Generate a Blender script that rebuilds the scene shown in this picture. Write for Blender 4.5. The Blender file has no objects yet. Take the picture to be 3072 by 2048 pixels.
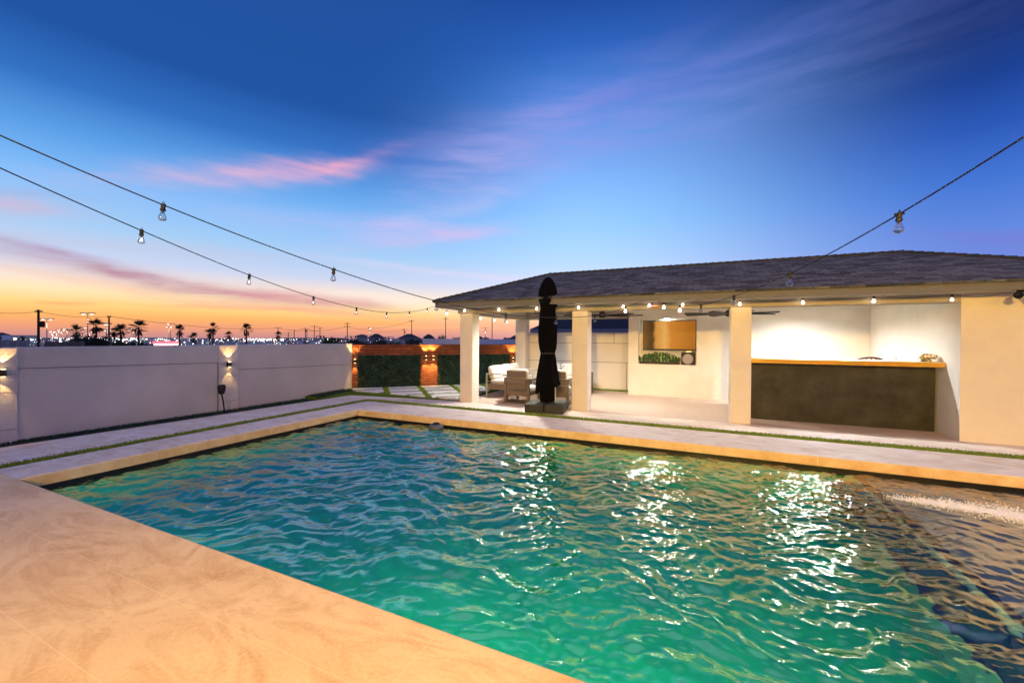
import bpy, bmesh, math, random
import numpy as np
from mathutils import Vector, Matrix
random.seed(7); rng = np.random.default_rng(7)
S = bpy.context.scene; C = S.collection
R = math.radians
CAM_H = 1.65; FPX = 1234.35; YAW = R(24.52); PITCH = -math.atan(8.23/1234.35); ROLL = -R(0.3217)
fw0 = Vector((-math.sin(YAW), math.cos(YAW), 0)); rt0 = Vector((math.cos(YAW), math.sin(YAW), 0)); up0 = Vector((0, 0, 1))
fw = fw0*math.cos(PITCH)+up0*math.sin(PITCH); up = up0*math.cos(PITCH)-fw0*math.sin(PITCH)
EYE = Vector((0, 0, CAM_H))
def bearing(x, y):                                   # direction of a point of the photograph
    a, b = x-1536, y-1024; c, s = math.cos(ROLL), math.sin(ROLL)
    return rt0*(c*a-s*b) - up*(s*a+c*b) + fw*FPX
def at(x, y, dist):                                  # the point seen there, at a real horizontal distance
    r = bearing(x, y); return EYE + r*(dist/math.hypot(r.x, r.y))
def lin(r, g, b):
    f = lambda v: (v/255/12.92) if v/255 <= .04045 else ((v/255+.055)/1.055)**2.4
    return (f(r), f(g), f(b), 1)

# ------------------------------------------------------------------ materials
MATS = {}
def newmat(name):
    m = bpy.data.materials.new(name); m.use_nodes = True
    nt = m.node_tree; b = nt.nodes['Principled BSDF']; MATS[name] = m
    return m, nt, b
def mat(name, col, rough=.7, var=.15, scale=6, bump=0, bscale=60, metal=0, spec=.3, col2=None, stretch=None, detail=6, vscale=None):
    m, nt, b = newmat(name); N = nt.nodes; L = nt.links
    col = tuple(col)[:3]; col2 = tuple(col2)[:3] if col2 else tuple(c*(1-var) for c in col)
    tc = N.new('ShaderNodeTexCoord'); mp = N.new('ShaderNodeMapping'); L.new(tc.outputs['Object'], mp.inputs[0])
    if stretch: mp.inputs['Scale'].default_value = stretch
    n = N.new('ShaderNodeTexNoise'); n.inputs['Scale'].default_value = scale; n.inputs['Detail'].default_value = detail; n.inputs['Roughness'].default_value = .62
    L.new(mp.outputs[0], n.inputs[0])
    rp = N.new('ShaderNodeValToRGB'); rp.color_ramp.elements[0].position = .32; rp.color_ramp.elements[1].position = .68
    rp.color_ramp.elements[0].color = (*col2, 1); rp.color_ramp.elements[1].color = (*col, 1)
    L.new(n.outputs['Fac'], rp.inputs[0]); L.new(rp.outputs[0], b.inputs['Base Color'])
    b.inputs['Roughness'].default_value = rough; b.inputs['Metallic'].default_value = metal; b.inputs['Specular IOR Level'].default_value = spec
    if bump:
        n2 = N.new('ShaderNodeTexNoise'); n2.inputs['Scale'].default_value = bscale; n2.inputs['Detail'].default_value = 5
        L.new(tc.outputs['Object'], n2.inputs[0])
        bp = N.new('ShaderNodeBump'); bp.inputs['Strength'].default_value = bump; bp.inputs['Distance'].default_value = .01
        L.new(n2.outputs['Fac'], bp.inputs['Height']); L.new(bp.outputs[0], b.inputs['Normal'])
    return m
def emis(name, col, strength, base=(.8, .8, .8)):
    m, nt, b = newmat(name); b.inputs['Base Color'].default_value = (*base, 1)
    b.inputs['Emission Color'].default_value = (*tuple(col)[:3], 1); b.inputs['Emission Strength'].default_value = strength
    return m
def brickmat(name, c1, c2, cm, w, h, mortar=.006, rough=.8, bump=.5, noise=.5, offset=.5, nscale=(3, 3), bias=0.0):
    m, nt, b = newmat(name); N = nt.nodes; L = nt.links
    uv = N.new('ShaderNodeTexCoord'); br = N.new('ShaderNodeTexBrick'); L.new(uv.outputs['UV'], br.inputs['Vector'])
    br.inputs['Scale'].default_value = 1; br.inputs['Brick Width'].default_value = w; br.inputs['Row Height'].default_value = h
    br.inputs['Mortar Size'].default_value = mortar; br.inputs['Mortar Smooth'].default_value = .2; br.offset = offset; br.inputs['Bias'].default_value = bias
    br.inputs['Color1'].default_value = (*c1, 1); br.inputs['Color2'].default_value = (*c2, 1); br.inputs['Mortar'].default_value = (*cm, 1)
    n = N.new('ShaderNodeTexNoise'); n.inputs['Detail'].default_value = 7; n.inputs['Scale'].default_value = 1
    mp = N.new('ShaderNodeMapping'); mp.inputs['Scale'].default_value = (nscale[0], nscale[1], 1); L.new(uv.outputs['UV'], mp.inputs[0]); L.new(mp.outputs[0], n.inputs[0])
    mx = N.new('ShaderNodeMix'); mx.data_type = 'RGBA'; mx.blend_type = 'OVERLAY'; mx.inputs[0].default_value = noise
    L.new(br.outputs['Color'], mx.inputs[6]); L.new(n.outputs['Fac'], mx.inputs[7]); L.new(mx.outputs[2], b.inputs['Base Color'])
    b.inputs['Roughness'].default_value = rough
    ad = N.new('ShaderNodeMath'); ad.operation = 'MULTIPLY_ADD'; L.new(n.outputs['Fac'], ad.inputs[0]); ad.inputs[1].default_value = .5
    L.new(br.outputs['Fac'], ad.inputs[2])
    bp = N.new('ShaderNodeBump'); bp.inputs['Strength'].default_value = bump; bp.inputs['Distance'].default_value = .02; bp.invert = True
    L.new(ad.outputs[0], bp.inputs['Height']); L.new(bp.outputs[0], b.inputs['Normal'])
    return m

# stone deck: pale travertine-like slabs, wavy tan veins and a few fine joints
def deckmat(name, tint):
    m, nt, b = newmat(name); N = nt.nodes; L = nt.links
    tc = N.new('ShaderNodeTexCoord')
    n1 = N.new('ShaderNodeTexNoise'); n1.inputs['Scale'].default_value = .9; n1.inputs['Detail'].default_value = 5; n1.inputs['Distortion'].default_value = 1.2
    L.new(tc.outputs['Object'], n1.inputs[0])
    mp = N.new('ShaderNodeMapping'); mp.inputs['Rotation'].default_value = (0, 0, R(62)); L.new(tc.outputs['Object'], mp.inputs[0])
    mp.inputs['Scale'].default_value = (1.0, 2.4, 1)
    wv = N.new('ShaderNodeTexNoise'); wv.inputs['Scale'].default_value = 1.25; wv.inputs['Detail'].default_value = 9; wv.inputs['Distortion'].default_value = 2.6; wv.inputs['Roughness'].default_value = .6
    L.new(mp.outputs[0], wv.inputs[0])
    r1 = N.new('ShaderNodeValToRGB'); r1.color_ramp.elements[0].color = (.50, .34, .19, 1); r1.color_ramp.elements[1].color = (.82, .76, .66, 1)
    r1.color_ramp.elements[0].position = .34; r1.color_ramp.elements[1].position = .56
    L.new(wv.outputs['Fac'], r1.inputs[0])
    r2 = N.new('ShaderNodeValToRGB'); r2.color_ramp.elements[0].color = (.82, .75, .65, 1); r2.color_ramp.elements[1].color = (.66, .53, .38, 1)
    r2.color_ramp.elements[0].position = .3; r2.color_ramp.elements[1].position = .72
    L.new(n1.outputs['Fac'], r2.inputs[0])
    mx = N.new('ShaderNodeMix'); mx.data_type = 'RGBA'; mx.inputs[0].default_value = .42
    L.new(r2.outputs[0], mx.inputs[6]); L.new(r1.outputs[0], mx.inputs[7])
    fine = N.new('ShaderNodeTexNoise'); fine.inputs['Scale'].default_value = 45; fine.inputs['Detail'].default_value = 8
    L.new(tc.outputs['Object'], fine.inputs[0])
    ov = N.new('ShaderNodeMix'); ov.data_type = 'RGBA'; ov.blend_type = 'OVERLAY'; ov.inputs[0].default_value = .34
    L.new(mx.outputs[2], ov.inputs[6]); L.new(fine.outputs['Fac'], ov.inputs[7])
    # slab joints (slab 1.2 x 0.49 m, grout paler than the stone)
    br = N.new('ShaderNodeTexBrick'); br.inputs['Scale'].default_value = 1; br.inputs['Brick Width'].default_value = 1.65; br.inputs['Row Height'].default_value = .4967
    br.inputs['Mortar Size'].default_value = .0035; br.inputs['Mortar Smooth'].default_value = .6
    mp2 = N.new('ShaderNodeMapping'); mp2.inputs['Location'].default_value = (.5, -.46-.01, 0); L.new(tc.outputs['Object'], mp2.inputs[0]); L.new(mp2.outputs[0], br.inputs['Vector'])
    jm = N.new('ShaderNodeMath'); jm.operation = 'MULTIPLY'; jm.inputs[1].default_value = .5; L.new(br.outputs['Fac'], jm.inputs[0])
    mj = N.new('ShaderNodeMix'); mj.data_type = 'RGBA'; L.new(jm.outputs[0], mj.inputs[0]); L.new(ov.outputs[2], mj.inputs[6]); mj.inputs[7].default_value = (.92, .86, .76, 1)
    tn = N.new('ShaderNodeMix'); tn.data_type = 'RGBA'; tn.blend_type = 'MULTIPLY'; tn.inputs[0].default_value = 1; tn.inputs[7].default_value = (*tint, 1)
    L.new(mj.outputs[2], tn.inputs[6]); L.new(tn.outputs[2], b.inputs['Base Color']); b.inputs['Roughness'].default_value = .62; b.inputs['Specular IOR Level'].default_value = .3
    bp = N.new('ShaderNodeBump'); bp.inputs['Strength'].default_value = .15; bp.inputs['Distance'].default_value = .004; L.new(fine.outputs['Fac'], bp.inputs['Height']); L.new(bp.outputs[0], b.inputs['Normal'])
    return m
deckmat('deck_stone', (.97, .97, .98)); deckmat('deck_stone_warmlit', (.96, .85, .62))  # second tint paints the warm lamplight into the near slab's stone
mat('coping_stone', (.80, .64, .42), .6, .0, 4, .35, 40, col2=(.62, .41, .20), detail=9)
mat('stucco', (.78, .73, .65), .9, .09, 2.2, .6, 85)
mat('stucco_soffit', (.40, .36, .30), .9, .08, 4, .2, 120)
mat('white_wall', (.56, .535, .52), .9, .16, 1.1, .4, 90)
mat('fascia_paint', (.17, .17, .165), .8, .1, 4)
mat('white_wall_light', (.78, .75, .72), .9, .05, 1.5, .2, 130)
mat('seam_dark', (.12, .11, .11), .9)
mat('floor_tile', (.58, .45, .36), .55, .12, 7, .1, 60)
mat('paver', (.72, .70, .66), .8, .08, 9, .2, 70)
mat('turf', (.085, .16, .02), .9, .4, 30, .5, 200)
mat('turf_blade', (.24, .37, .04), .8, .5, 9)
mat('soil', (.035, .03, .022), .95, .4, 12, .6, 60)
mat('hedge_leaf', (.020, .075, .045), .6, .65, 5, spec=.5)
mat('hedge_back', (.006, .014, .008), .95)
mat('black_fabric', (.0035, .0036, .0046), 1.0, .3, 12, .4, 60, spec=.08)
mat('base_black', (.045, .048, .040), .7, .35, 10, .3, 60)
mat('black_plastic', (.012, .012, .013), .5, .2)
mat('rubber_cable', (.015, .016, .02), .6, .1)
mat('grey_metal', (.50, .50, .48), .4, .05, metal=.6)
mat('dark_metal', (.014, .014, .015), .6, .2)
mat('sofa_wood', (.17, .135, .108), .7, .25, 14, .2, 60, stretch=(1, 1, 8))
mat('cushion', (.62, .60, .57), .95, .06, 14, .25, 220)
mat('rug', (.16, .105, .075), .95, .35, 20, .3, 200)
mat('bar_panel', (.040, .040, .036), .5, .5, 2.6, .6, 160, spec=.4, detail=14, col2=(.005, .005, .004))
mat('counter_edge', (.62, .33, .035), .45, .25, 7, .1, 40, stretch=(1, 5, 5))
mat('counter_top', (.85, .78, .62), .35, .08, 6)
mat('bronze', (.08, .05, .03), .5, .2, metal=.4)
mat('roof_neighbour', (.028, .026, .036), .85, .3, 8, .3, 40)
mat('fascia_grey', (.22, .20, .22), .8, .1)
mat('far_wall', (.30, .27, .24), .9, .1, 1)
mat('far_white', (.62, .60, .60), .9, .08, .6)
mat('far_roof', (.055, .045, .055), .9, .3, 1.5)
mat('far_fence', (.16, .13, .10), .9, .3, .8)
mat('pole_wood', (.035, .018, .012), .9, .3, 2)
mat('palm_leaf', (.040, .045, .018), .7, .5, 1.2)
mat('palm_trunk', (.05, .03, .018), .9, .4, 3)
mat('bush_leaf', (.05, .06, .03), .8, .6, .8)
mat('bush_green', (.085, .12, .035), .8, .55, .8)
mat('bark', (.04, .03, .022), .9, .3, 5)
mat('light_pole', (.20, .18, .17), .6)
mat('concrete_pole', (.6, .58, .54), .7)
mat('earth', (.36, .32, .27), 1, .45, .06)
mat('far_block', (.50, .46, .43), 1, .4, .02)
mat('blue_paint', (.05, .12, .4), .4); mat('car_dark', (.03, .03, .035), .35); mat('car_white', (.6, .6, .62), .35); mat('car_glass', (.02, .025, .03), .1)
emis('lamp_white', (1, .90, .76), 4); emis('lamp_warm', (1, .74, .45), 4); emis('lamp_cool', (.86, .94, 1), 4.5); emis('lamp_green', (.55, 1, .75), 3); emis('lamp_red', (1, .05, .02), 4)
emis('red_glow', (1, .07, .04), 1.6); emis('white_glow', (1, .85, .75), 2.2); emis('orange_glow', (1, .25, .03), 1.8)
emis('sconce_glow', (1, .62, .22), 22); emis('downlight_glow', (1, .93, .80), 170)
emis('bulb_lit', (1, .74, .52), 14); emis('bulb_dim', (1, .74, .55), 3.2); emis('filament', (1, .80, .60), 4.5); emis('pool_lamp_glow', (.85, 1, .92), .6)
mat('house_stucco', (.68, .62, .54), .9, .05, 2, .2, 100)
mat('flag_red', (.55, .03, .04), .7); mat('flag_white', (.8, .8, .8), .7); mat('flag_blue', (.03, .05, .22), .7)
mat('planter_box', (.05, .035, .025), .7); mat('plant_green', (.045, .10, .025), .6, .5, 20); mat('plant_pale', (.42, .52, .22), .6, .3, 20)
mat('speaker_cabinet', (.030, .024, .018), .6); mat('speaker_cone', (.36, .30, .27), .8, .1, 60)
mat('wood_brown', (.09, .035, .018), .5, .3, 8); mat('steel', (.75, .75, .74), .25, .03, metal=1)
mat('float_grey', (.09, .11, .14), .5, .2); mat('shingle_cap', (.06, .066, .072), .9, .4, 14, .5, 80)
mat('pool_tile', (.012, .012, .010), .4, .6, 22)
mat('pool_plaster', (.004, .46, .19), .7, .35, 1.6, col2=(.003, .27, .13))
mat('ledge_plaster', (.42, .46, .40), .8, .45, 2.5); mat('step_plaster', (.05, .17, .11), .8, .45, 2.5)
mat('ledge_edge', (.04, .045, .04), .6, .4, 10)
brickmat('shingle', (.030, .032, .033), (.135, .135, .134), (.012, .012, .013), .24, .115, .005, .95, .9, .8, nscale=(9, 26))
brickmat('stacked_stone', (.27, .075, .022), (.17, .046, .014), (.04, .012, .006), .42, .085, .007, .9, .9, .7, nscale=(5, 16))
def pattern():
    m, nt, b = newmat('patterned_cloth'); N = nt.nodes; L = nt.links
    tc = N.new('ShaderNodeTexCoord'); v = N.new('ShaderNodeTexVoronoi'); v.inputs['Scale'].default_value = 22; v.distance = 'MANHATTAN'; L.new(tc.outputs['Object'], v.inputs[0])
    sp = N.new('ShaderNodeSeparateColor'); L.new(v.outputs['Color'], sp.inputs[0])
    r = N.new('ShaderNodeValToRGB'); r.color_ramp.interpolation = 'CONSTANT'
    e = r.color_ramp.elements; e[0].color = (.75, .72, .62, 1); e[1].color = (.30, .22, .07, 1); e[1].position = .38; q = e.new(.7); q.color = (.10, .085, .04, 1)
    L.new(sp.outputs[0], r.inputs[0]); L.new(r.outputs[0], b.inputs['Base Color']); b.inputs['Roughness'].default_value = .6
pattern()
def glass(name, tint=(1, 1, 1)):
    m, nt, b = newmat(name); N = nt.nodes; L = nt.links; N.remove(b)
    out = N['Material Output']; t = N.new('ShaderNodeBsdfTransparent'); t.inputs[0].default_value = (.86*tint[0], .86*tint[1], .86*tint[2], 1)
    g = N.new('ShaderNodeBsdfGlossy'); g.inputs['Roughness'].default_value = .04
    lw = N.new('ShaderNodeLayerWeight'); lw.inputs[0].default_value = .45
    mx = N.new('ShaderNodeMixShader'); L.new(lw.outputs['Facing'], mx.inputs[0]); L.new(t.outputs[0], mx.inputs[1]); L.new(g.outputs[0], mx.inputs[2]); L.new(mx.outputs[0], out.inputs[0])
glass('bulb_glass')
def tvscreen():  # screen is off; its warm reflection is painted in as a glow
    m, nt, b = newmat('tv_reflection_glow'); N = nt.nodes; L = nt.links
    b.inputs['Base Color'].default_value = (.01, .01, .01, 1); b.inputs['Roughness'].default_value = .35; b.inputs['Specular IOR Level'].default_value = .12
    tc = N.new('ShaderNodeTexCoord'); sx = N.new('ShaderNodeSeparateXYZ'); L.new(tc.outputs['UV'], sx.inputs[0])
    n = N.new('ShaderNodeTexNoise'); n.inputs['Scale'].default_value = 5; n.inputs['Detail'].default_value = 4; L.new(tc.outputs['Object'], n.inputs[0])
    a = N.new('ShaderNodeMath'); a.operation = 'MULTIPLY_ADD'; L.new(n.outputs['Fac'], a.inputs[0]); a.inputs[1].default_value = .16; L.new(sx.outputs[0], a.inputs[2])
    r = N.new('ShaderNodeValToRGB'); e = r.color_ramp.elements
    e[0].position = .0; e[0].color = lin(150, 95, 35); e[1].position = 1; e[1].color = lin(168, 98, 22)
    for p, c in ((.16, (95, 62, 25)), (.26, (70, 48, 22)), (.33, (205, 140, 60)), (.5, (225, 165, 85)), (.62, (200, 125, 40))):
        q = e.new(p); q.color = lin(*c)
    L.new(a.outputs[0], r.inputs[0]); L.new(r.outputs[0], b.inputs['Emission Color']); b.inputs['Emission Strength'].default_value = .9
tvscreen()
def watermat():
    m, nt, b = newmat('pool_water'); N = nt.nodes; L = nt.links
    b.inputs['Base Color'].default_value = (.72, 1, .93, 1); b.inputs['Roughness'].default_value = .01
    b.inputs['Coat Weight'].default_value = 1; b.inputs['Coat IOR'].default_value = 2.1; b.inputs['Coat Roughness'].default_value = .005; b.inputs['IOR'].default_value = 1.4; b.inputs['Transmission Weight'].default_value = 1
    tc = N.new('ShaderNodeTexCoord'); n = N.new('ShaderNodeTexNoise'); n.inputs['Scale'].default_value = 17; n.inputs['Detail'].default_value = 4; n.inputs['Distortion'].default_value = .8
    L.new(tc.outputs['Object'], n.inputs[0]); bp = N.new('ShaderNodeBump'); bp.inputs['Strength'].default_value = .18; bp.inputs['Distance'].default_value = .014
    L.new(n.outputs['Fac'], bp.inputs['Height']); L.new(bp.outputs[0], b.inputs['Normal']); L.new(bp.outputs[0], b.inputs['Coat Normal'])
watermat()
def foammat():
    m, nt, b = newmat('foam'); N = nt.nodes; L = nt.links
    b.inputs['Base Color'].default_value = (.90, .92, .91, 1); b.inputs['Roughness'].default_value = .8
foammat()
M = MATS

# ------------------------------------------------------------------ mesh helpers
class MB:
    def __init__(s): s.v = []; s.f = []; s.mi = []
    def face(s, idx, m=0): s.f.append(tuple(idx)); s.mi.append(m)
    def box(s, x0, x1, y0, y1, z0, z1, m=0):
        s.prism([(x0, y0), (x1, y0), (x1, y1), (x0, y1)], z0, z1, m); return s
    def prism(s, poly, z0, z1, m=0):
        n = len(poly); k = len(s.v)
        for (x, y) in poly: s.v.append((x, y, z0))
        for (x, y) in poly: s.v.append((x, y, z1 if not callable(z1) else z1(x, y)))
        s.face(range(k+n-1, k-1, -1), m); s.face(range(k+n, k+2*n), m)
        for i in range(n): j = (i+1) % n; s.face((k+i, k+j, k+n+j, k+n+i), m)
        return s
    def obox(s, c, dx, dy, dz, rot=0, tilt=None, m=0):            # centred box, rot about z, optional full matrix
        T = tilt if tilt is not None else Matrix.Rotation(rot, 3, 'Z'); c = Vector(c); k = len(s.v)
        for sz in (-1, 1):
            for sx, sy in ((-1, -1), (1, -1), (1, 1), (-1, 1)):
                s.v.append(tuple(c+T@Vector((sx*dx/2, sy*dy/2, sz*dz/2))))
        for q in ((3, 2, 1, 0), (4, 5, 6, 7), (0, 1, 5, 4), (1, 2, 6, 5), (2, 3, 7, 6), (3, 0, 4, 7)): s.face([k+i for i in q], m)
        return s
    def tube(s, pts, r, n=6, m=0, cap=True):
        pts = [Vector(p) for p in pts]; rs = r if isinstance(r, (list, tuple)) else [r]*len(pts); k0 = len(s.v); prev = None
        for i, p in enumerate(pts):
            t = (pts[min(i+1, len(pts)-1)]-pts[max(i-1, 0)]).normalized()
            a = prev if prev is not None else (Vector((0, 0, 1)) if abs(t.z) < .9 else Vector((1, 0, 0)))
            a = (a-t*a.dot(t)); a = a.normalized() if a.length > 1e-6 else t.orthogonal().normalized(); b = t.cross(a); prev = a
            for j in range(n):
                q = p+(a*math.cos(2*math.pi*j/n)+b*math.sin(2*math.pi*j/n))*rs[i]; s.v.append(tuple(q))
        for i in range(len(pts)-1):
            for j in range(n):
                a_, b_ = k0+i*n+j, k0+i*n+(j+1) % n; s.face((a_, b_, b_+n, a_+n), m)
        if cap: s.face([k0+j for j in range(n-1, -1, -1)], m); s.face([k0+(len(pts)-1)*n+j for j in range(n)], m)
        return s
    def lathe(s, prof, c=(0, 0, 0), n=12, m=0, fold=None, sq=1):
        k0 = len(s.v)
        for (r, z) in prof:
            for j in range(n):
                th = 2*math.pi*j/n; rr = r*(fold(th, z) if fold else 1)
                s.v.append((c[0]+rr*math.cos(th), c[1]+rr*math.sin(th)*sq, c[2]+z))
        for i in range(len(prof)-1):
            for j in range(n):
                a_, b_ = k0+i*n+j, k0+i*n+(j+1) % n; s.face((a_, b_, b_+n, a_+n), m)
        s.face([k0+j for j in range(n-1, -1, -1)], m); s.face([k0+(len(prof)-1)*n+j for j in range(n)], m)
        return s
    def pill(s, c, dx, dy, dz, T=None, e=.35, nu=20, nv=10, m=0):      # soft superquadric (cushion)
        T = T or Matrix.Identity(3); c = Vector(c); k = len(s.v); sg = lambda v, p: math.copysign(abs(v)**p, v)
        for i in range(nv+1):
            ph = -math.pi/2+math.pi*i/nv
            for j in range(nu):
                th = 2*math.pi*j/nu
                p = Vector((sg(math.cos(ph), e)*sg(math.cos(th), e)*dx/2, sg(math.cos(ph), e)*sg(math.sin(th), e)*dy/2, sg(math.sin(ph), e)*dz/2)); s.v.append(tuple(c+T@p))
        for i in range(nv):
            for j in range(nu):
                a, b = k+i*nu+j, k+i*nu+(j+1) % nu; s.face((a, b, b+nu, a+nu), m)
        return s
    def ball(s, c, r, m=0):
        k = len(s.v); q = [(0, 0, 1), (1, 0, 0), (0, 1, 0), (-1, 0, 0), (0, -1, 0), (0, 0, -1)]
        for p in q: s.v.append((c[0]+p[0]*r, c[1]+p[1]*r, c[2]+p[2]*r))
        for a, b in ((1, 2), (2, 3), (3, 4), (4, 1)): s.face((k, k+a, k+b), m); s.face((k+5, k+b, k+a), m)
        return s
    def quad(s, a, b, c, d, m=0):
        k = len(s.v); s.v += [tuple(a), tuple(b), tuple(c), tuple(d)]; s.face((k, k+1, k+2, k+3), m); return s
    def tri(s, a, b, c, m=0):
        k = len(s.v); s.v += [tuple(a), tuple(b), tuple(c)]; s.face((k, k+1, k+2), m); return s
    def build(s, name, material, parent=None, smooth=False, bevel=0, fix=False):
        off = Vector((0, 0, 0)); p = parent
        while p is not None: off += p.location; p = p.parent
        me = bpy.data.meshes.new(name)
        me.from_pydata([tuple(Vector(v)-off) for v in s.v], [], s.f)
        for mm in (material if isinstance(material, (list, tuple)) else [material]): me.materials.append(M[mm])
        me.polygons.foreach_set('material_index', s.mi)
        if fix:
            bm = bmesh.new(); bm.from_mesh(me); bmesh.ops.recalc_face_normals(bm, faces=bm.faces); bm.to_mesh(me); bm.free()
        uv = me.uv_layers.new(name='uv')
        for poly in me.polygons:
            n = poly.normal
            if abs(n.z) > .995 or n.length < .5: t, b = Vector((1, 0, 0)), Vector((0, 1, 0))
            else: t = Vector((0, 0, 1)).cross(n).normalized(); b = n.cross(t)
            for li in poly.loop_indices:
                w = me.vertices[me.loops[li].vertex_index].co+off; uv.data[li].uv = (w.dot(t), w.dot(b))
        if smooth: me.polygons.foreach_set('use_smooth', [True]*len(me.polygons))
        o = bpy.data.objects.new(name, me); C.objects.link(o)
        if parent is not None: o.parent = parent
        if bevel:
            md = o.modifiers.new('bevel', 'BEVEL'); md.width = bevel; md.segments = 2; md.limit_method = 'ANGLE'; md.angle_limit = R(50)
        return o
def tag(o, label=None, cat=None, group=None, kind=None):
    if label: o['label'] = label
    if cat: o['category'] = cat
    if group: o['group'] = group
    if kind: o['kind'] = kind
    return o
def thing(name, label, cat, loc=(0, 0, 0), group=None):
    o = bpy.data.objects.new(name, None); C.objects.link(o); o.location = loc; o.empty_display_size = .2
    return tag(o, label, cat, group)
def copy_tree(o, parent=None):
    c = o.copy(); C.objects.link(c); c.parent = parent
    for ch in list(o.children): copy_tree(ch, c)
    return c
def struct(name, mb, material, label=None, **k):
    o = mb.build(name, material, None, **k); o['kind'] = 'structure'
    return o
def lamp(name, kind, loc, energy, col, size=.06, parent=None, aim=None, cone=None, blend=.5):
    l = bpy.data.lights.new(name, kind); l.energy = energy; l.color = col
    if kind in ('POINT', 'SPOT'): l.shadow_soft_size = size
    if kind == 'SPOT': l.spot_size = cone; l.spot_blend = blend
    o = bpy.data.objects.new(name, l); C.objects.link(o); o.location = loc
    if aim is not None: o.rotation_euler = (Vector(aim)-Vector(loc)).to_track_quat('-Z', 'Y').to_euler()
    if parent is not None:
        off = Vector((0, 0, 0)); p = parent
        while p is not None: off += p.location; p = p.parent
        o.location = Vector(loc)-off; o.parent = parent
    return o

# ------------------------------------------------------------------ ground and deck
def zg(d): return -1.0-3.0*min(1, max(0, (d-20)/280))
g = MB(); loops = []
for k, (e, z) in enumerate(((0, -.35), (.6, -.8), (8, -1), (60, -1.4), (280, -4), (900, -6), (4500, -10))):
    loops.append([(-9.95-e, -9-e, z), (14+e, -9-e, z), (14+e, 13.7+e, z), (-9.95-e, 13.7+e, z)])
for L_ in loops: g.v += L_
for i in range(len(loops)-1):
    for j in range(4):
        a, b = i*4+j, i*4+(j+1) % 4; g.face((a, a+4, b+4, b))
struct('ground', g, 'earth', fix=True)

PX0, PX1, PY0, PY1 = -7.15, 9.0, 1.95, 7.15
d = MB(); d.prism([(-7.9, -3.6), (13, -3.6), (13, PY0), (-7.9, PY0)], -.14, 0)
struct('patio', d, 'deck_stone_warmlit', bevel=.008)
d = MB()
d.prism([(-7.9, PY0+.002), (PX0, PY0+.002), (PX0, PY1-.002), (-7.9, PY1-.002)], -.14, 0)
d.prism([(-7.9, PY1), (13, PY1), (13, 8.22), (-7.9, 8.22)], -.14, 0)
d.prism([(PX1, PY0+.002), (13, PY0+.002), (13, PY1-.002), (PX1, PY1-.002)], -.14, 0)
d.prism([(-9.62, -3.6), (-8.13, -3.6), (-8.13, 8.448), (-9.16, 8.448)], -.14, 0)
d.prism([(-9.16, 8.452), (13, 8.452), (13, 9.276), (-5.76, 9.276), (-9.137, 8.88)], -.14, 0)
struct('pool_deck', d, 'deck_stone', bevel=.008)
# coping: tan stone edge band set 3 mm proud of the slab edge
c = MB(); zt = -.012
def cut(a, b, step):
    n = max(1, round((b-a)/step)); e = [a+(b-a)*k/n for k in range(n+1)]
    return [(e[k]+(.002 if k else 0), e[k+1]-.002) for k in range(n)]
for a, b in cut(PX0+.004, PX1, 1.22): c.box(a, b, PY1-.006-random.random()*.004, PY1+.06, -.142, -.005-random.random()*.002)
for a, b in cut(PY0+.02, PY1-.012, 1.22): c.box(PX0-.06, PX0+.004+random.random()*.004, a, b, -.142, -.005-random.random()*.002)
for a, b in cut(PX0, PX1, 1.22): c.box(a, b, PY0-.06, PY0+.004, -.142, -.005-random.random()*.002)
struct('pool_coping', c, 'coping_stone', bevel=.012)
# narrow turf channels: dark turf base and standing blades
s_ = MB(); s_.box(-8.128, -7.902, -3.6, 8.45, -.14, -.02); s_.box(-7.902, 13, 8.222, 8.45, -.14, -.02)
struct('turf_channel', s_, 'turf')
def blades(name, pts, h, w, label, matn='turf_blade'):
    b = MB()
    for (x, y, z) in pts:
        a = random.uniform(0, 6.28); hh = h*random.uniform(.6, 1.25); l = random.uniform(-.5, .5)*hh; l2 = random.uniform(-.5, .5)*hh
        dx, dy = math.cos(a)*w, math.sin(a)*w
        b.tri((x-dx, y-dy, z), (x+dx, y+dy, z), (x+l, y+l2, z+hh))
    return tag(b.build(name, matn), label, 'grass', kind='stuff')
pts = [(random.uniform(-8.12, -7.91), random.uniform(1.0, 8.44), -.02) for _ in range(7000)]+[(random.uniform(-7.9, 5.5), random.uniform(8.23, 8.44), -.02) for _ in range(20000)]
blades('grass', pts, .05, .008, 'thin strip of green turf let into the pale pool deck')

# planting bed along the white wall
s_ = MB(); s_.prism([(-9.70, -3.6), (-9.625, -3.6), (-9.165, 8.45), (-9.145, 8.9), (-9.70, 8.9)], -.2, -.01)
struct('soil_bed', s_, 'soil')
pts = [(-9.64+random.random()**1.5*(.03+.38*max(0, (y-2)/6.5)), y, -.01) for y in [random.uniform(1.5, 7.7) for _ in range(4200)]]
blades('ground_cover', pts, .05, .012, 'dark low ground cover growing along the foot of the white wall', 'hedge_leaf')

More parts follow.
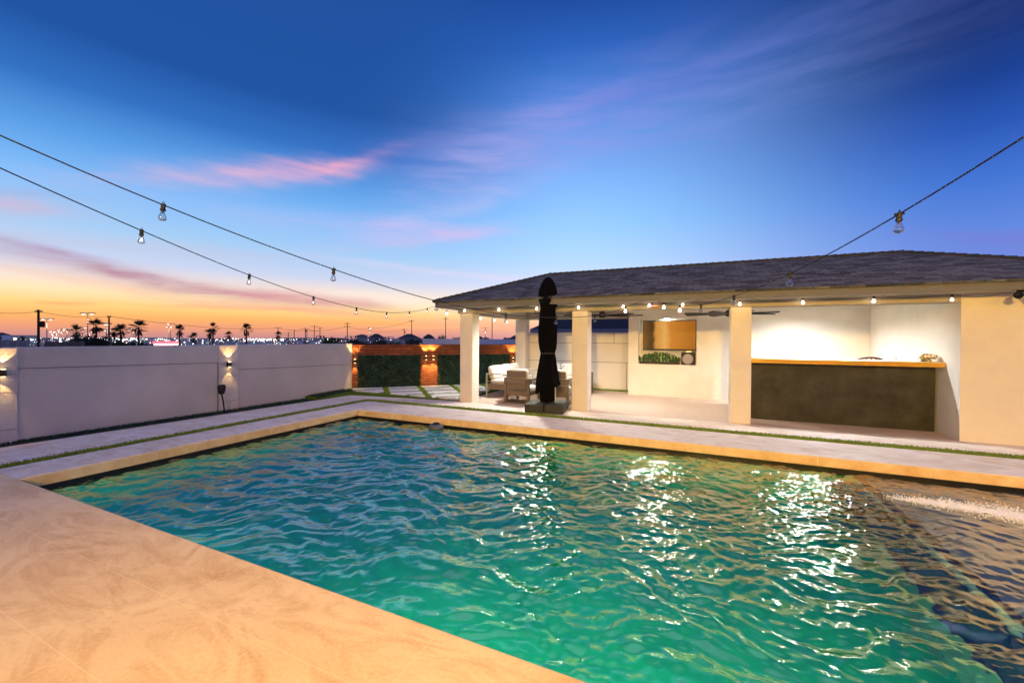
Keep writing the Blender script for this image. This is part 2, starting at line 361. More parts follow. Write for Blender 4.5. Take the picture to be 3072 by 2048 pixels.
# paver terrace in the corner in front of the brick coloured wall
AX, AY, DD = -9.65, 9.40, math.sqrt(.5)
def tz(x, y):
    q = (y-x)*DD; return .012+.10*min(1, max(0, (q-10.7)/2.2))
T = MB(); T.prism([(-9.648, 7.75), (-9.36, 7.85), (-9.19, 8.40), (-9.165, 8.90), (-5.78, 9.30), (-5.78, 13.49), (-5.90, 13.30), (-9.648, 9.40)], -.25, lambda x, y: tz(x, y)-.008)
struct('terrace_turf', T, 'turf')
pv = MB(); gaps = []
def clip_ok(x, y): return x > -9.6 and y > 9.02+(x+9.137)*.115+.02 and x < -5.8 and (y-x)*DD < 13.30
def clip_poly(P, f):                                   # keep f(p) >= 0
    out = []
    for i in range(len(P)):
        a, b = P[i], P[(i+1) % len(P)]; fa, fb = f(a), f(b)
        if fa >= 0: out.append(a)
        if (fa >= 0) != (fb >= 0): t = fa/(fa-fb); out.append((a[0]+(b[0]-a[0])*t, a[1]+(b[1]-a[1])*t))
    return out
for ip in range(-2, 8):
    p0 = -.17+1.03*ip; 
    for iq in range(12):
        q1 = 13.36-.56*iq; q0 = q1-.43
        P = [((p-q)*DD, (p+q)*DD) for p, q in ((p0, q0), (p0+.87, q0), (p0+.87, q1), (p0, q1))]
        for f in (lambda w: w[0]+9.60, lambda w: -5.84-w[0], lambda w: w[1]-(8.99+(w[0]+9.137)*.118), lambda w: 13.4-w[1]):
            if P: P = clip_poly(P, f)
        if len(P) > 2 and abs(sum(P[i][0]*P[(i+1) % len(P)][1]-P[(i+1) % len(P)][0]*P[i][1] for i in range(len(P)))) > .02:
            if sum(P[i][0]*P[(i+1) % len(P)][1]-P[(i+1) % len(P)][0]*P[i][1] for i in range(len(P))) < 0: P = P[::-1]
            pv.prism(P, -.1, lambda x, y: tz(x, y)+.012)
struct('terrace_paving', pv, 'paver')
pts = []
while len(pts) < 9000:
    p = random.uniform(-.3, 5.5); q = random.uniform(9.9, 13.4); x, y = (p-q)*DD, (p+q)*DD
    if clip_ok(x, y) and (((p+.17) % 1.03) > .87 or ((13.36-q) % .56) > .43): pts.append((x, y, tz(x, y)-.008))
blades('turf_joint_grass', pts, .035, .008, 'green turf in the joints between the white terrace pavers')
pts = []
for _ in range(2600):
    t = random.random(); x = -9.6+random.random()*.5; y = 7.8+random.random()*1.2
    if x < -9.2: pts.append((x, y, tz(x, y)-.01))
blades('edge_grass', pts, .045, .010, 'dark grass edging at the corner of the paver terrace', 'hedge_leaf')

# ------------------------------------------------------------------ pool
b = MB(); zb = -1.55
b.quad((PX0, PY0, zb), (PX1, PY0, zb), (PX1, PY1, zb), (PX0, PY1, zb))
for (a, c_) in (((PX0, PY0), (PX0, PY1)), ((PX0, PY1), (PX1, PY1)), ((PX1, PY1), (PX1, PY0)), ((PX1, PY0), (PX0, PY0))):
    b.quad((*a, zb), (*c_, zb), (*c_, -.34), (*a, -.34), 0); b.quad((*a, -.34), (*c_, -.34), (*c_, -.138), (*a, -.138), 1)
struct('pool_basin', b, ['pool_plaster', 'pool_tile'])
l = MB(); l.box(1.99, PX1-.002, PY0+.002, PY1-.002, zb+.002, -.30, 0); l.box(1.66, 1.988, PY0+.002, PY1-.002, zb+.002, -.66, 2)
yy = PY0+.01                                             # broken dark tile nosing along both steps
while yy < PY1-.25:
    h = random.uniform(.35, .9); w_ = random.uniform(.03, .075)
    l.box(1.965-w_*.4, 1.985+w_, yy, yy+h-.01, -.298, -.275-.012*random.random(), 1)
    if random.random() < .8: l.box(1.645, 1.67+w_*.6, yy+.02, yy+h-.02, -.658, -.64, 1)
    yy += h
struct('pool_ledge', l, ['ledge_plaster', 'ledge_edge', 'step_plaster'])
# water surface: sum of directional waves on a real grid
nx, ny = 900, 310
tx = np.linspace(0, 1, nx); xs = np.where(tx < .8, PX0+.001+tx/.8*(3.6-PX0), 3.6+(tx-.8)/.2*(PX1-.001-3.6)); ys = np.linspace(PY0+.001, PY1-.001, ny); Xg, Yg = np.meshgrid(xs, ys)
Zg = np.zeros_like(Xg)
uu = np.clip((Xg+4.6)/5.2, 0, 1); vv = np.clip((Yg-2.2)/4.5, 0, 1)
wx = Xg+.10*np.sin(1.9*Yg+.7)+.07*np.sin(3.1*Xg-1.7*Yg)+.03*np.sin(6.3*Yg+4*Xg); wy = Yg+.09*np.sin(2.3*Xg)+.06*np.sin(4.1*Yg+3.3*Xg)+.025*np.sin(8*Xg-5*Yg)
def spectrum(n, l0, l1, th0, spread, sharp):
    Z = np.zeros_like(Xg)
    for k in range(n):
        lam = l0*(l1/l0)**rng.random(); th = th0+rng.normal(0, spread); ph = rng.uniform(0, 6.28); c1, c2, c3 = rng.uniform(-2.4, 2.4, 2).tolist()+[rng.uniform(0, 6.28)]
        patch = np.clip(.62+.75*np.sin(c1*Xg+c2*Yg+c3), 0, 2)
        arg = 2*np.pi/lam*(wx*math.cos(th)+wy*math.sin(th))+ph
        Z += rng.uniform(.5, 1.5)*lam*patch*(np.sin(arg)+sharp*np.sin(2*arg+1.57))
    gy, gx = np.gradient(Z, ys, xs); return Z/np.sqrt((gx**2+gy**2).mean())          # unit rms slope
big = spectrum(34, .24, .62, R(113), .60, .30); mid = spectrum(60, .11, .26, R(113), .95, .25); small = spectrum(40, .065, .13, R(108), .95, .1)
ledge = np.clip((Xg-1.8)/.5, 0, 1)
Zg = big*(.150-.070*uu)+mid*(.105+.010*uu)+small*(.036+.058*uu)
calm = 1-.15*ledge
Zg = -.19+Zg*calm
verts = np.stack([Xg, Yg, Zg], -1).reshape(-1, 3)
idx = np.arange(nx*ny).reshape(ny, nx); faces = np.stack([idx[:-1, :-1], idx[:-1, 1:], idx[1:, 1:], idx[1:, :-1]], -1).reshape(-1, 4)
me = bpy.data.meshes.new('water'); me.from_pydata(verts.tolist(), [], faces.tolist()); me.materials.append(M['pool_water']); me.polygons.foreach_set('use_smooth', [True]*len(me.polygons))
wo = bpy.data.objects.new('water', me); C.objects.link(wo); wo['kind'] = 'structure'
# churning foam over the ledge
fm = MB()
for _ in range(15000):
    t = random.random()**.6; x = 2.05+2.3*t+random.gauss(0, .08); y = 6.20+.08*math.sin(4.6*t+.4)-.22*t+random.gauss(0, .03+.24*(.2+t)*random.random()**1.3)
    r = random.uniform(.003, .012)*(.7+.9*random.random()*t)
    fm.ball((x, y, -.188+random.random()*.010*(.4+t)), r)
tag(fm.build('foam', 'foam', smooth=True), 'white churning foam on the water above the grey pool ledge', 'foam', kind='stuff')
f = thing('pool_float', 'round dark grey float bobbing beside the far pool coping', 'pool float', (-4.87, 6.98, -.2))
MB().lathe([(.02, -.08), (.13, -.06), (.16, 0), (.15, .04), (.10, .075), (.09, .075)], (-4.87, 6.98, -.17), 20).build('body', 'float_grey', f, True)
MB().lathe([(.08, 0), (.08, .015), (.05, .03), (.01, .034)], (-4.87, 6.98, -.095), 16).build('cap', 'black_plastic', f, True)

# ------------------------------------------------------------------ white boundary wall on the left
WX = -9.65
w = thing('boundary_wall', 'long white block wall on the left with pilasters and panel seams', 'wall', (WX, 3, 0))
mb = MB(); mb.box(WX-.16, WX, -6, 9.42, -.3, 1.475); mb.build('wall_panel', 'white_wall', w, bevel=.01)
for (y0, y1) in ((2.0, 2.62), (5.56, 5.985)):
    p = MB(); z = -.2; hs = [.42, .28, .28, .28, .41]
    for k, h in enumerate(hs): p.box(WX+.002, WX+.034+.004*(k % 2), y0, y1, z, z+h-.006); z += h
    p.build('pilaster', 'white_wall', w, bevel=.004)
sm = MB()
for (y0, y1, z0, z1) in ((2.63, 5.55, 1.142, 1.085), (6.0, 9.3, .905, .845), (-4, 1.99, 1.16, 1.16)):
    sm.quad((WX+.003, y0, z0-.006), (WX+.003, y1, z1-.006), (WX+.003, y1, z1+.006), (WX+.003, y0, z0+.006))
sm.box(WX+.001, WX+.004, 5.545, 5.557, -.1, 1.085)
sm.build('panel_seam', 'seam_dark', w)
def sconce(label, loc, rot, group, e=3.0):
    t = thing('wall_sconce', label, 'wall lamp', (0, 0, 0), group)
    MB().box(0, .015, -.04, .04, -.055, .055).build('back_plate', 'dark_metal', t)
    MB().lathe([(.030, -.055), (.034, -.045), (.034, .045), (.030, .055)], (.055, 0, 0), 16).build('lamp_body', 'bronze', t, True)
    MB().lathe([(.024, 0), (.024, .003)], (.055, 0, .0555), 14).build('upper_lens', 'sconce_glow', t)
    MB().lathe([(.024, -.003), (.024, 0)], (.055, 0, -.0555), 14).build('lower_lens', 'sconce_glow', t)
    for s_2, en in ((1, e), (-1, e*.55)):
        lamp('beam', 'SPOT', (.075, 0, .062*s_2), en, (1, .56, .16), .012, t, (-.12, 0, 2*s_2), R(72 if s_2 > 0 else 58), .35)
    t.location = loc; t.rotation_euler = (0, 0, rot); return t
sconce('brass up-and-down wall lamp glowing on the white pilaster right of the long panel', (WX+.04, 5.75, 1.04), 0, None, 20)
sconce('up-and-down wall lamp cut by the left photo edge on the white wall', (WX+.04, 2.46, 1.09), 0, None, 20)
# landscape speaker on a stake
t = thing('landscape_speaker', 'black weatherproof garden speaker on a thin stake before the white wall', 'garden speaker', (-9.42, 5.56, 0))
MB().tube([(-9.42, 5.57, -.1), (-9.415, 5.53, .25), (-9.41, 5.49, .43)], [.014, .016, .018], 8).build('stake', 'black_plastic', t, True)
MB().lathe([(.02, -.01), (.045, .0), (.065, .04), (.078, .12), (.075, .185), (.06, .20), (.01, .205)], (-9.41, 5.49, .42), 14).build('speaker_body', 'black_plastic', t, True)

# ------------------------------------------------------------------ diagonal stacked stone wall with hedge panels
def dg(s, off, z=0): return (AX+s*DD+off*DD, AY+s*DD-off*DD, z)          # s along the wall, off towards the yard
SL = 5.34
w = thing('stone_wall', 'orange stacked stone wall crossing the yard corner', 'wall', dg(2.6, 0, .1))
mb = MB(); P = [dg(0, 0)[:2], dg(SL, 0)[:2], dg(SL, -.2)[:2], dg(0, -.2)[:2]]; mb.prism(P, -.3, 1.415); mb.build('wall_body', 'stacked_stone', w)
for s0, s1 in ((0, .155), (2.06, 2.60), (5.12, SL)):
    m_ = MB(); m_.prism([dg(s0, .05)[:2], dg(s1, .05)[:2], dg(s1, .003)[:2], dg(s0, .003)[:2]], -.2, 1.11); m_.build('pier', 'stacked_stone', w)
cp = MB(); cp.prism([dg(0, .02)[:2], dg(SL, .02)[:2], dg(SL, -.21)[:2], dg(0, -.21)[:2]], 1.416, 1.45); cp.build('wall_cap', 'stacked_stone', w)
def hedge(name, label, s0, s1):
    h = thing(name, label, 'hedge', dg((s0+s1)/2, .05, .1))
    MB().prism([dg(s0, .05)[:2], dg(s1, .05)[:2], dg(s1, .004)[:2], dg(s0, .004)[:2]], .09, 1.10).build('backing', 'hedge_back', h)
    lf = MB()
    for _ in range(9000):
        s = random.uniform(s0, s1); z = random.uniform(.09, 1.12); o = .05+.05*random.random()+.022*math.sin(9*s+3*z)*math.sin(7*z-4*s)+.014*math.sin(23*s+1)*math.sin(19*z)
        a = Vector(dg(s, o, z)); r = random.uniform(.012, .030); u = Vector((random.gauss(0, 1), random.gauss(0, 1), random.gauss(0, 1))).normalized(); v = u.orthogonal().normalized()
        lf.quad(a-u*r, a+v*r*.5, a+u*r, a-v*r*.5)
    lf.build('foliage', 'hedge_leaf', h)
hedge('hedge_panel', 'clipped dark green hedge panel between the white wall and the twin-lamp pier', .165, 2.05)
hedge('hedge_panel', 'clipped dark green hedge panel right of the twin-lamp pier, partly behind the white sofa', 2.61, 5.11)
for s, z, lb in ((.085, .945, 'single small lamp on the leftmost pier of the orange stone wall'), (2.22, 1.02, 'left one of two lamps on the middle pier of the orange stone wall'),
                 (2.46, 1.02, 'right one of two lamps on the middle pier of the orange stone wall'), (5.22, .93, 'small lamp at the far right end of the orange stone wall, near the rear column')):
    sconce(lb, dg(s, .055, z), R(-45), 'lamps on the orange stone wall', 50 if s < 1 else 150)

# ------------------------------------------------------------------ back wall, lawn
w = thing('back_wall', 'white panelled boundary wall behind the pavilion seating', 'wall', (-1.5, 13.55, 0))
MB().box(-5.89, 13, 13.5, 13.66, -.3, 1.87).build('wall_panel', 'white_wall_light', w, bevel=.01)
sm = MB()
for z in (.90, 1.52): sm.box(-5.8, 12, 13.496, 13.499, z-.006, z+.006)
for x in (-2.12,): sm.box(x-.006, x+.006, 13.496, 13.499, 0, .89)
sm.box(-2.53, -2.518, 13.496, 13.499, 1.526, 1.87)
sm.build('panel_seam', 'seam_dark', w)
s_ = MB(); s_.box(-5.77, 13, 13.30, 13.498, -.3, .0)
struct('lawn', s_, 'turf')
pts = [(random.uniform(-5.7, -1.5), random.uniform(12.95, 13.48), 0.0) for _ in range(5000)]
blades('lawn_grass', [p for p in pts if p[1] > 13.3], .05, .01, 'bright green grass behind the pavilion floor below the white wall')

# ------------------------------------------------------------------ pavilion
pav = thing('pavilion', 'open white stucco poolside pavilion with hipped dark shingle roof', 'pavilion', (-1, 11, 0))
CW = .375; COLX = (-5.74, -2.705, .55)
for x in COLX: MB().box(x, x+CW, 9.28, 9.28+CW, -.05, 2.30).build('column', 'stucco', pav, bevel=.022)
for x in (-5.76,): MB().box(x, x+CW, 12.90, 12.90+CW, -.05, 2.30).build('column', 'stucco', pav, bevel=.022)
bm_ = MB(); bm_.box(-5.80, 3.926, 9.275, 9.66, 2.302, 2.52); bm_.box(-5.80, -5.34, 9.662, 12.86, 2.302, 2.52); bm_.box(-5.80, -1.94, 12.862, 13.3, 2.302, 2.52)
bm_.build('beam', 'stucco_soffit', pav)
# ceiling / soffit with fascia
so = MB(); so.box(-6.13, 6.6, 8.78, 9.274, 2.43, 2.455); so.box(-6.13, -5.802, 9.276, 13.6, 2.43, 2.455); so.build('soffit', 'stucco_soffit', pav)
ce = MB(); ce.box(-5.335, 4.28, 9.664, 13.26, 2.56, 2.60); ce.build('ceiling', 'white_wall_light', pav)
fa = MB(); fa.box(-6.15, 6.6, 8.755, 8.778, 2.43, 2.575); fa.box(-6.155, -6.132, 8.78, 13.6, 2.43, 2.575); fa.build('fascia', 'fascia_paint', pav)
EX0, EX1, EY0, EY1, EZ, RZ = -6.20, 6.24, 8.70, 13.70, 2.585, 3.50
RY = (EY0+EY1)/2; RL, RR = EX0+2.28, EX1-2.42
rf = MB(); A_, B_, C_, D_, E_, F_ = (EX0, EY0, EZ), (EX1, EY0, EZ), (EX1, EY1, EZ), (EX0, EY1, EZ), (RL, RY, RZ), (RR, RY, RZ)
rf.quad(A_, B_, F_, E_); rf.quad(C_, D_, E_, F_); rf.tri(D_, A_, E_); rf.tri(B_, C_, F_)
ro = rf.build('roof', 'shingle', pav)
md = ro.modifiers.new('thick', 'SOLIDIFY'); md.thickness = .035; md.offset = -1
rc = MB()
for a, b_ in ((A_, E_), (E_, F_), (F_, B_)):
    a, b_ = Vector(a), Vector(b_); n = int((b_-a).length/.16)
    for i in range(n):
        p = a+(b_-a)*(i/n); q = a+(b_-a)*((i+1.25)/n); rc.tube([p+Vector((0, 0, .0)), q+Vector((0, 0, .012))], [.034, .040], 5)
rc.build('ridge_cap', 'shingle_cap', ro)
# walls
TVX0, TVX1, TVY = -1.94, .95, 12.66
NX0, NX1, NZ0, NZ1 = -1.655, -.08, .93, 2.25
tw = MB(); tw.box(TVX0, NX0, TVY, 13.28, -.05, 2.555); tw.box(NX1, TVX1, TVY, 13.28, -.05, 2.555); tw.box(NX0, NX1, TVY, 13.28, -.05, NZ0); tw.box(NX0, NX1, TVY, 13.28, NZ1, 2.555); tw.box(NX0, NX1, TVY+.26, 13.28, NZ0, NZ1)
tw.build('media_wall', 'stucco', pav)
bw = MB(); bw.box(TVX1+.002, 3.928, 13.27, 13.42, -.05, 2.555); bw.build('bar_back_wall', 'stucco', pav)
rw = MB(); rw.prism([(3.93, 9.28), (9, 9.28), (9, 9.6), (4.3, 9.6), (4.3, 13.42), (3.93, 13.42)], -.05, 2.425); rw.box(3.934, 4.29, 9.664, 13.42, 2.427, 2.558); rw.build('end_wall', 'stucco', pav, bevel=.006)
pf = MB(); pf.box(-5.775, 3.93, 9.282, 13.298, -.2, .001)
struct('pavilion_floor', pf, 'floor_tile')
for k, (x, y, e) in enumerate(((-4.1, 10.4, 540), (-.9, 10.35, 190), (2.3, 12.05, 390), (2.35, 10.35, 300))):
    dl = MB(); dl.lathe([(.085, -.006), (.075, -.014), (.07, -.014), (.065, -.002)], (x, y, 2.56), 20); o = dl.build('downlight', 'grey_metal', pav, True)
    MB().lathe([(.075, 0), (.075, .002)], (x, y, 2.5435), 18).build('lens', 'downlight_glow', o)
    lamp('downlight_beam', 'SPOT', (x, y, 2.50), e, (1, .94, .84) if x < 0 else (.92, .97, 1), .035, o, (x, y, 0), R(158), 1.0)
o = MB().box(-.93, -.81, 12.70, 12.82, 2.238, 2.249).build('niche_light', 'downlight_glow', pav)
lamp('niche_beam', 'POINT', (-.87, 12.76, 2.225), 2.2, (1, .86, .62), .03, o)
# ceiling fans
def make_fan():
    t = thing('ceiling_fan', '', 'ceiling fan', (0, 0, 0), 'ceiling fans under the pavilion')
    MB().tube([(0, 0, .26), (0, 0, .06)], .014, 8).build('down_rod', 'dark_metal', t)
    MB().lathe([(.03, .10), (.05, .09), (.10, .03), (.11, 0), (.10, -.04), (.06, -.07), (.02, -.075)], (0, 0, 0), 18).build('motor', 'dark_metal', t, True)
    MB().lathe([(.02, .27), (.065, .262), (.07, .235), (.03, .20)], (0, 0, 0), 14).build('canopy', 'dark_metal', t, True)
    for k in range(8):
        a = 2*math.pi*k/8+.22; T = Matrix.Rotation(a, 3, 'Z')@Matrix.Rotation(R(13), 3, 'X')
        MB().obox((math.cos(a)*.59, math.sin(a)*.59, -.005), .92, .10, .018, 0, T).build('blade', 'dark_metal', t)
    return t
fan = make_fan(); fan.location = (-2.41, 11.2, 2.30); fan['label'] = 'dark ceiling fan seen just right of the middle column'
f2 = copy_tree(fan); f2.location = (.645, 11.2, 2.285); f2.rotation_euler.z = .15; f2['label'] = 'dark ceiling fan with hub beside the column left of the bar'
# television and things in its niche
t = thing('television', 'wide flat television hung in the wall niche, an orange reflection painted on its screen as a glow', 'television', (-.80, 12.70, 1.35))
fr = MB(); x0, x1, y0, y1, z0, z1 = -1.525, -.085, 12.685, 12.74, 1.345, 2.20
fr.box(x0, x1, y0+.004, y1, z0, z1); fr.build('casing', 'black_plastic', t, bevel=.004)
fr = MB(); fr.box(x0, x0+.022, y0, y0+.003, z0, z1); fr.box(x1-.022, x1, y0, y0+.003, z0, z1); fr.box(x0+.022, x1-.022, y0, y0+.003, z1-.02, z1); fr.box(x0+.022, x1-.022, y0, y0+.003, z0, z0+.035); fr.build('bezel', 'black_plastic', t)
sc = MB(); sc.quad((x0+.022, y0+.002, z0+.035), (x1-.022, y0+.002, z0+.035), (x1-.022, y0+.002, z1-.02), (x0+.022, y0+.002, z1-.02)); so_ = sc.build('screen', 'tv_reflection_glow', t)
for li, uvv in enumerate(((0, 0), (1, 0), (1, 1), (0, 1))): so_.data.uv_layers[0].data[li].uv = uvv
pb = thing('planter', 'low dark planter of grassy green leaves in the niche below the television', 'plant', (-1.1, 12.8, NZ0))
MB().box(-1.63, -.52, 12.70, 12.86, NZ0+.002, NZ0+.075).build('planter_box', 'planter_box', pb, bevel=.006)
lf = MB()
for k in range(520):
    x = random.gauss(-1.08, .27); x = min(-.53, max(-1.62, x)); y = random.uniform(12.71, 12.85); z = NZ0+.07; h = random.uniform(.05, .29)*(1-.45*abs((x+1.08)/.55)**2); a = random.uniform(0, 6.28); lean = random.uniform(.02, .09); wd = random.uniform(.008, .018)
    p1 = Vector((x, y, z)); p2 = p1+Vector((math.cos(a)*lean*.6, math.sin(a)*lean*.5-.01, h)); p3 = p1+Vector((math.cos(a)*lean*1.8, math.sin(a)*lean-.03, h*.75)); sx = Vector((wd, 0, 0))
    mi = 1 if k % 6 == 0 else 0
    lf.quad(p1-sx, p1+sx, p2+sx, p2-sx, mi); lf.tri(p2-sx, p2+sx, p3, mi)
lf.build('foliage', ['plant_green', 'plant_pale'], pb)
sp = thing('loudspeaker', 'dark box with a large round pale grille right of the planter', 'speaker', (-.29, 12.78, NZ0))
MB().box(-.475, -.105, 12.705, 12.88, NZ0+.002, NZ0+.365).build('cabinet', 'speaker_cabinet', sp, bevel=.01)
MB().tube([(-.305, 12.704, 1.10), (-.305, 12.692, 1.10)], [.148, .140], 28).build('grille', 'speaker_cone', sp)
MB().tube([(-.305, 12.7045, 1.10), (-.305, 12.698, 1.10)], .158, 28).build('trim_ring', 'black_plastic', sp)
MB().box(-.36, -.22, 12.74, 12.82, NZ0+.367, NZ0+.395).build('top_handle', 'steel', sp)
# bar
bar = thing('bar_counter', 'dark panelled outdoor bar with thick yellow-edged countertop', 'bar', (2.3, 10.0, 0))
MB().box(.98, 3.90, 10.0, 10.06, .0, 1.185).build('front_panel', 'bar_panel', bar)
bb = MB(); bb.box(.72, 3.92, 10.062, 10.42, .0, 1.185); bb.box(.72, .978, 10.0, 10.06, .0, 1.185); bb.box(.72, 1.05, 10.424, 11.84, .0, 1.185); bb.build('counter_body', 'stucco', bar)
ct = MB(); ct.box(.70, 3.925, 9.742, 10.46, 1.187, 1.272); ct.box(.70, 1.10, 10.464, 11.86, 1.187, 1.272); ct.build('countertop', 'counter_top', bar)
MB().box(.70, 3.925, 9.72, 9.740, 1.186, 1.268).build('edge_trim', 'counter_edge', bar)
t = thing('patterned_cushion', 'small gold and white patterned roll standing at the right end of the bar', 'cushion', (3.8, 9.95, 1.273))
MB().box(3.66, 3.82, 9.86, 10.02, 1.274, 1.42).build('body', 'patterned_cloth', t, bevel=.02)
MB().tube([(3.83, 9.86, 1.375), (3.83, 10.02, 1.375)], .048, 16).build('rolled_end', 'patterned_cloth', t, True); 
t = thing('bar_chair', 'curved dark brown chair back peeping over the bar', 'chair', (3.28, 10.95, 0))
bk = MB(); arc = []
for i in range(13):
    u = -1+2*i/12; arc.append((3.28+.235*u, 10.98-.10*(1-u*u)+.1, 1.295-.06*abs(u)**2.2))
bk.tube(arc, [.010]+[.020]*11+[.010], 8); bk.build('top_rail', 'wood_brown', t, True)
bk = MB()
for u in (-.7, -.35, 0, .35, .7): bk.tube([(3.28+.2*u, 11.0-.1*(1-u*u)+.1, .78), (3.28+.235*u, 10.98-.10*(1-u*u)+.1, 1.28-.06*abs(u)**2.2)], .011, 6)
bk.build('back_spindle', 'wood_brown', t)
MB().pill((3.28, 10.86, .76), .46, .42, .06).build('seat', 'wood_brown', t, True)
for sx in (-1, 1):
    for sy in (-1, 1): MB().tube([(3.28+.19*sx, 10.86+.17*sy, .0), (3.28+.16*sx, 10.86+.14*sy, .745)], .016, 8).build('leg', 'wood_brown', t)
t = thing('bar_faucet', 'small chrome tap tip showing above the bar top', 'tap', (3.57, 10.55, 1.0))
MB().tube([(3.57, 10.66, .95), (3.57, 10.66, 1.27), (3.565, 10.64, 1.312), (3.555, 10.60, 1.318), (3.55, 10.57, 1.29)], .011, 8).build('spout', 'steel', t, True)
MB().lathe([(.03, 0), (.026, .03), (.014, .04)], (3.57, 10.66, .93), 12).build('base', 'steel', t, True)
MB().box(1.2, 3.90, 10.464, 10.8, .0, .94).build('rear_worktop', 'stucco', bar)

# ------------------------------------------------------------------ lounge furniture
def make_chair():
    t = thing('lounge_chair', '', 'armchair', (0, 0, 0), 'armchairs with their backs to the pool')   # faces +y, rear at y=0
    W = .70
    for sx in (-1, 1):
        x = sx*(W/2-.03)
        for y in (.045, .70): MB().box(x-.032, x+.032, y-.045, y+.045, 0, .60).build('leg', 'sofa_wood', t, bevel=.006)
        MB().box(x-.045, x+.045, 0, .75, .602, .645).build('arm', 'sofa_wood', t, bevel=.008)
        MB().box(x-.025, x+.025, .095, .65, .22, .31).build('side_rail', 'sofa_wood', t)
    for k, (z0, z1) in enumerate(((.345, .485), (.50, .655), (.67, .835))):
        T = Matrix.Rotation(R(8), 3, 'X'); zc = (z0+z1)/2; MB().obox((0, .03-(zc-.3)*.05, zc), W-.15, .028, z1-z0, 0, T).build('back_slat', 'sofa_wood', t, bevel=.006)
    MB().box(-W/2+.065, W/2-.065, .015, .065, .205, .325).build('back_rail', 'sofa_wood', t)
    MB().box(-W/2+.065, W/2-.065, .07, .71, .235, .27).build('seat_base', 'sofa_wood', t)
    MB().pill((0, .43, .345), W-.15, .60, .15, e=.3).build('seat_cushion', 'cushion', t, True)
    MB().pill((0, .13, .64), W-.14, .15, .48, Matrix.Rotation(R(6), 3, 'X'), e=.35).build('back_cushion', 'cushion', t, True)
    return t
ch = make_chair(); ch.location = (-4.21, 9.50, .004); ch.rotation_euler.z = R(-4); ch['label'] = 'weathered wood armchair left of the closed black parasol, back to the pool'
c2 = copy_tree(ch); c2.location = (-3.26, 9.72, .004); c2.rotation_euler.z = R(3); c2['label'] = 'weathered wood armchair half hidden behind the closed black parasol'
def make_sofa(L, n):                                       # faces +y, rear at y=0, centred in x, metal side frames
    t = thing('sofa', '', 'sofa', (0, 0, 0), 'white cushioned sofas under the pavilion')
    for sx in (-1, 1):
        x = sx*L/2; f_ = MB(); p = .018
        f_.box(x-.018, x+.018, .03, .066, 0, .64); f_.box(x-.018, x+.018, .64, .676, 0, .64); f_.box(x-.018, x+.018, .03, .676, .641, .675); f_.box(x-.014, x+.014, .067, .639, .44, .458)
        f_.build('side_frame', 'grey_metal', t, bevel=.004)
    MB().box(-L/2+.02, L/2-.02, .035, .67, .225, .385).build('seat_box', 'sofa_wood', t, bevel=.006)
    MB().box(-L/2+.02, L/2-.02, .0, .03, .24, .66).build('back_board', 'sofa_wood', t, bevel=.006)
    w_ = (L-.08)/n
    for k in range(n):
        x = -L/2+.04+w_*(k+.5)
        MB().pill((x, .40, .445), w_-.012, .56, .13, e=.28).build('seat_cushion', 'cushion', t, True)
        MB().pill((x, .15, .685), w_-.014, .19, .40, Matrix.Rotation(R(12), 3, 'X'), e=.42).build('back_cushion', 'cushion', t, True)
    return t
s1 = make_sofa(2.0, 3); s1.location = (-5.50, 11.25, .003); s1.rotation_euler.z = R(-90); s1['label'] = 'three-seat white cushioned sofa seen from its end beside the left front column'
s2 = make_sofa(1.5, 2); s2.location = (-4.0, 12.66, .003); s2.rotation_euler.z = R(180); s2['label'] = 'two-seat white cushioned sofa at the back, behind the closed black parasol'
st = thing('side_table', 'small brown wooden side table showing its edge right of the middle column', 'side table', (-3.1, 12.37, 0))
MB().box(-3.23, -2.965, 12.2, 12.55, .60, .635).build('table_top', 'sofa_wood', st)
for x in (-3.21, -2.99): MB().box(x-.02, x+.02, 12.21, 12.54, .003, .598).build('side_panel', 'sofa_wood', st)
rg = MB(); rg.box(-4.88, -2.95, 9.62, 12.0, .0015, .012); tag(rg.build('rug', 'rug'), 'dark brown rug on the pavilion floor under the armchairs', 'rug')

# ------------------------------------------------------------------ closed cantilever parasol
UX, UY = -3.17, 8.93
u = thing('parasol', 'tall closed parasol in a black cover on a square weighted base', 'parasol', (UX, UY, 0))
def fold(th, z): return 1+.07*math.sin(7*th+.8*z)+.045*math.sin(11*th-2.2*z+1)+.03*math.sin(3*th+5*z)
prof = [(.165, .235), (.172, .30), (.165, .45), (.168, .60)]
MB().lathe(prof, (UX, UY, 0), 48, fold=fold).build('inner_skirt', 'black_fabric', u, True)
def fold2(th, z):
    e = min(1, max(0, (1.25-z)/.7)); return fold(th, z)*(1+.10*e*math.sin(2*th+2.4))
hem = [(.255, .50), (.263, .53), (.248, .66), (.228, .85), (.195, 1.08), (.170, 1.25), (.156, 1.325), (.170, 1.38), (.186, 1.44), (.204, 1.60), (.210, 1.75), (.206, 1.92), (.190, 2.1), (.172, 2.27), (.165, 2.36), (.17, 2.42)]
cov = MB(); cov.lathe(hem, (UX, UY, 0), 56, fold=fold2); 
for i, v in enumerate(cov.v[:56*2]):
    th = math.atan2(v[1]-UY, v[0]-UX); cov.v[i] = (v[0], v[1], v[2]+.10*math.cos(th-.1)+.025*math.sin(5*th))
cov.build('cover', 'black_fabric', u, True)
def fold3(th, z): return 1+.05*math.sin(5*th+z)+.05*math.sin(8*th)
hood = MB(); hood.lathe([(.20, 2.40), (.245, 2.50), (.232, 2.56), (.213, 2.64), (.198, 2.74), (.170, 2.86), (.118, 2.98), (.05, 3.055), (.008, 3.07)], (UX, UY, 0), 48, fold=fold3)
for i, v in enumerate(hood.v[:48*2]):
    th = math.atan2(v[1]-UY, v[0]-UX); hood.v[i] = (v[0], v[1], v[2]-.03*math.cos(th)+.03*math.sin(4*th))
